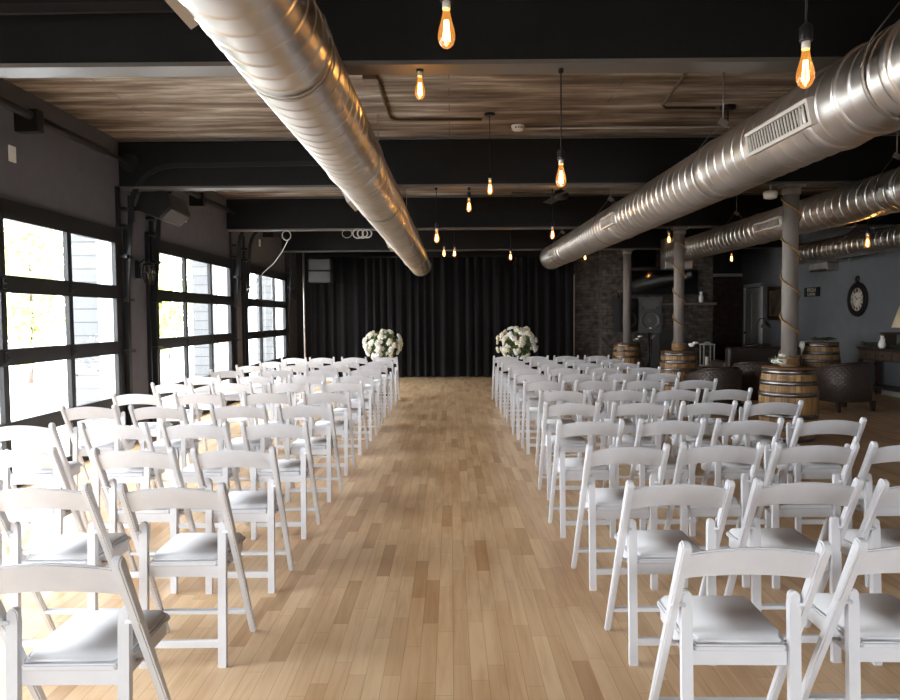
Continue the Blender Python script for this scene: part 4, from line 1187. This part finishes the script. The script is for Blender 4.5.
# console table at the right
TX0, TX1, TY0, TY1, TH = 7.47, 7.90, 10.9, 12.9, .875
t = empty('console_table', ((TX0 + TX1) / 2, (TY0 + TY1) / 2, 0), 'long dark wooden console table with drawers along the right wall', 'table')
lx, ly = (TX1 - TX0), (TY1 - TY0)
MB().box((0, 0, TH - .02), (lx, ly, .04), bevel=.005).build('table_top', M['dark_wood'], t)
MB().box((.01, 0, TH - .135), (lx - .06, ly - .08, .19)).build('apron', M['dark_wood'], t)
for k in range(4):
    d_ = MB().box((-lx / 2 + .035, -ly / 2 + .27 + k * .485, TH - .135), (.02, .43, .155), bevel=.004).build('drawer', M['drawer_wood'], t)
    MB().ico((-lx / 2 + .015, -ly / 2 + .27 + k * .485, TH - .135), .016, 2).build('knob', M['black_metal'], d_)
for sx__ in (-1, 1):
    for sy__ in (-1, 1): MB().box((sx__ * (lx / 2 - .045), sy__ * (ly / 2 - .06), (TH - .23) / 2), (.07, .07, TH - .23)).build('leg', M['dark_wood'], t)
MB().box((0, 0, .17), (lx - .06, ly - .10, .035)).build('lower_shelf', M['dark_wood'], t)
for sy__ in (-1, 1):
    MB().bar((-lx / 2 + .045, sy__ * (ly / 2 - .1), .20), (-lx / 2 + .045, sy__ * (ly / 2 - .55), TH - .24), .04, .04).build('brace', M['dark_wood'], t)
# raised shelf box on the console, jug, garland, lamp
sz = 1.13
t = empty('riser_shelf', (7.73, 11.93, TH + .001), 'small dark wooden riser on the console table under the lamp', 'shelf')
MB().box((0, 0, sz - TH), (.28, .95, .03), bevel=.004).build('shelf_board', M['dark_wood'], t)
for s in (-1, 1): MB().box((0, s * .42, (sz - TH - .015) / 2), (.24, .04, sz - TH - .017)).build('support', M['drawer_wood'], t)
q = P(882, 338, 12.1)
t = empty('milk_jug', (7.525, 12.22, TH + .001), 'white ceramic jug on the console table', 'jug', None, R(-90))
MB().lathe([(.035, 0), (.058, .03), (.062, .07), (.045, .12), (.028, .16), (.027, .19), (.036, .215), (.030, .213), (.022, .18), (.0001, .17)], seg=22, cap=False).build('body', M['ceramic'], t)
MB().tube([(.028, 0, .18), (.07, 0, .17), (.078, 0, .12), (.055, 0, .09)], .007, 8).build('handle', M['ceramic'], t)
t = empty('greenery_garland', (7.53, 12.2, TH + .001), 'dark green leaf garland lying on the console table', 'garland')
b = MB(); rnd = random.Random(4)
for i in range(200):
    p = Vector((rnd.uniform(-.03, .025), rnd.uniform(-.55, .60), rnd.uniform(.03, .085)))
    e = Euler((rnd.uniform(-.6, .6), rnd.uniform(-.6, .6), rnd.uniform(0, 6))).to_matrix()
    if abs(p.y - .0) < .13: continue
    b.quad([p + e @ Vector(q_) * .035 for q_ in ((-1, 0, 0), (0, -.4, .1), (1, 0, 0), (0, .4, .1))])
b.build('foliage', M['leaf_dark'], t, norm=False)
t = empty('table_lamp', (7.73, 11.93, sz + .017), 'table lamp with a cream cone shade on the riser, right edge', 'lamp')
MB().lathe([(.08, 0), (.08, .015), (.03, .03), (.05, .06), (.02, .10), (.012, .12), (.0001, .12)], seg=22, cap=False).build('base', M['dark_wood'], t)
MB().lathe([(.20, .09), (.085, .46), (.083, .46), (.197, .09)], seg=32, cap=False).build('lamp_shade', M['shade'], t)
MB().tube([(0, 0, .12), (0, 0, .44)], .006, 6).build('stem', M['gold'], t)

# greenery and cloth on the wall-side barrel
t = empty('greenery_garland', (b4.x + .03, 13.2, .9515), 'green leaves lying on the wall-side barrel', 'garland')
b = MB(); rnd = random.Random(9)
for i in range(120):
    p = Vector((rnd.uniform(-.14, .20), rnd.uniform(-.15, .15), rnd.uniform(.03, .085)))
    e = Euler((rnd.uniform(-.5, .5), rnd.uniform(-.5, .5), rnd.uniform(0, 6))).to_matrix()
    b.quad([p + e @ Vector(q_) * .04 for q_ in ((-1, 0, 0), (0, -.4, .1), (1, 0, 0), (0, .4, .1))])
b.build('foliage', M['leaf_dark'], t, norm=False)
b = MB(); N = 8
px0 = b4.x - .27
rows = []
for i in range(N + 1):
    u = i / N
    if u < .35: x_, z_ = -.12 - u * .67, .962
    else: x_, z_ = -.355 - (u - .35) * .10, .962 - (u - .35) * .38
    rows.append([b.bm.verts.new((x_ + .008 * math.sin(v * 9), -.19 + v * .20 + (.02 * math.sin(u * 7)), z_ + .004 * math.sin(v * 14))) for v in (0, .25, .5, .75, 1)])
for A, B in zip(rows, rows[1:]):
    for k in range(4): b.bm.faces.new((A[k], A[k + 1], B[k + 1], B[k])).smooth = True
o = b.build('cloth_napkin', M['paper'], None, (b4.x, 13.2 + .08, 0), norm=False); tag(o, 'pale cloth hanging over the left rim of the wall-side barrel', 'cloth')
md = o.modifiers.new('thickness', 'SOLIDIFY'); md.thickness = .004; md.offset = 1

# ------------------------------------------------------------------ on the right wall
def on_right(px, py0, py1=None):
    d = (RX) * F / (px - 451.0)
    return d
# clock
cy_ = 5565 / (857.5 - 451); q = P(857.5, 299.5, cy_)
t = empty('wall_clock', (RX - .001, cy_, q.z), 'round black-rimmed clock with Roman numerals on the blue-grey wall', 'clock')
Mc = Matrix.Rotation(R(-90), 3, 'Y')
MB().lathe([(.335, 0), (.335, .03), (.30, .05), (.235, .045), (.225, .02)], seg=48, mtx=Mc, cap=False).build('rim', M['clock_rim'], t)
MB().lathe([(.0001, .018), (.24, .018), (.24, .02), (.0001, .022)], seg=48, mtx=Mc, cap=False).build('face', M['clock_face'], t)
b = MB()
NUM = ['XII', 'I', 'II', 'III', 'IV', 'V', 'VI', 'VII', 'VIII', 'IX', 'X', 'XI']
def stroke(b, c, a, u0, v0, u1, v1, w_=.008):
    # a: angle clockwise from 12 seen from the room (looking +x, right hand is -y)
    def pt(u, v):
        r_ = .175 + v
        uu, vv = u * math.cos(a) + r_ * math.sin(a), -u * math.sin(a) + r_ * math.cos(a)
        return Vector((-.026, -uu, vv))
    b.bar(pt(u0, v0), pt(u1, v1), w_, .004, up=(1, 0, 0))
for i, s in enumerate(NUM):
    a = 2 * PI * i / 12; n_ = len(s); adv = .022
    for j, ch in enumerate(s):
        u = (j - (n_ - 1) / 2) * adv
        if ch == 'I': stroke(b, None, a, u, -.032, u, .032)
        elif ch == 'V': stroke(b, None, a, u - .010, .032, u, -.032); stroke(b, None, a, u + .010, .032, u, -.032, .005)
        else: stroke(b, None, a, u - .011, .032, u + .011, -.032); stroke(b, None, a, u + .011, .032, u - .011, -.032, .005)
b.build('numerals', M['black_metal'], t)
b = MB(); b.bar((-.030, .0, 0), (-.030, .06, .07), .012, .004, up=(1, 0, 0)); b.bar((-.032, 0, 0), (-.032, -.13, .04), .009, .004, up=(1, 0, 0)); b.build('hands', M['black_metal'], t)
b = MB(); b.tube([(-.025, .05 * math.cos(2 * PI * i / 20), .40 + .05 * math.sin(2 * PI * i / 20)) for i in range(20)], .014, 8, closed=True); b.box((-.025, 0, .345), (.04, .07, .04), bevel=.006)
b.build('hanging_ring', M['clock_rim'], t)
# sign
ya, yb = 5565 / (804.5 - 451), 5565 / (819.5 - 451)
q = P(812, 292, (ya + yb) / 2)
t = empty('wall_sign', (RX - .001, (ya + yb) / 2, q.z), 'small black sign with two lines of pale lettering on the blue-grey wall', 'sign')
MB().box((-.012, 0, 0), (.024, abs(ya - yb), .20), bevel=.003).build('board', M['clock_rim'], t)
for txt, z_, sz_ in (('FRESH', .038, .115), ('COFFEE', -.052, .085)):
    cu = bpy.data.curves.new('letter_line', 'FONT'); cu.body = txt; cu.size = sz_; cu.align_x = 'CENTER'; cu.align_y = 'CENTER'; cu.extrude = .002
    tmp = bpy.data.objects.new('letter_line', cu); COL.objects.link(tmp)
    me = bpy.data.meshes.new_from_object(tmp); bpy.data.objects.remove(tmp)
    me.materials.clear(); me.materials.append(M['clock_face'])
    o = bpy.data.objects.new('lettering', me); COL.objects.link(o); o.parent = t
    o.location = (-.027, 0, z_); o.rotation_euler = (R(90), 0, R(-90))
    o.scale = (1.15, 1, 1)
# framed picture
ya, yb = 5565 / (768.5 - 451), 5565 / (788 - 451)
q0, q1 = P(775, 286, 16.9), P(775, 320, 16.9)
t = empty('framed_picture', (RX - .001, (ya + yb) / 2, (q0.z + q1.z) / 2), 'dark framed portrait with gold liner, half behind the nearest column', 'picture')
wy, hz_ = abs(ya - yb), q0.z - q1.z
b = MB()
for s in (-1, 1): b.box((-.02, s * (wy / 2 - .05), 0), (.04, .10, hz_)); b.box((-.02, 0, s * (hz_ / 2 - .05)), (.04, wy - .2, .10))
b.build('frame', M['dark_wood'], t)
b = MB()
for s in (-1, 1): b.box((-.018, s * (wy / 2 - .112), 0), (.02, .024, hz_ - .2)); b.box((-.018, 0, s * (hz_ / 2 - .112)), (.02, wy - .25, .024))
b.build('gold_liner', M['gold'], t)
MB().box((-.008, 0, 0), (.01, wy - .24, hz_ - .24)).build('canvas', noise_col(mat('portrait_paint', (.05, .04, .03), .5), (.015, .012, .01), (.11, .085, .05), (1, 3, 2.2)), t)
# wall unit; the duct's shadow is put into its darkened casing colour
ya, yb = 5565 / (818 - 451), 5565 / (837 - 451)
q = P(828, 267, (ya + yb) / 2)
t = empty('air_conditioner', (RX - .001, (ya + yb) / 2, q.z), 'wall air-conditioning unit just below the thinnest duct', 'air conditioner')
MB().box((-.11, 0, 0), (.22, abs(ya - yb), .18), bevel=.02).build('casing', M['col_paint'], t)
MB().box((-.225, 0, -.07), (.012, abs(ya - yb) - .1, .04)).build('air_flap', M['grille_dark'], t)
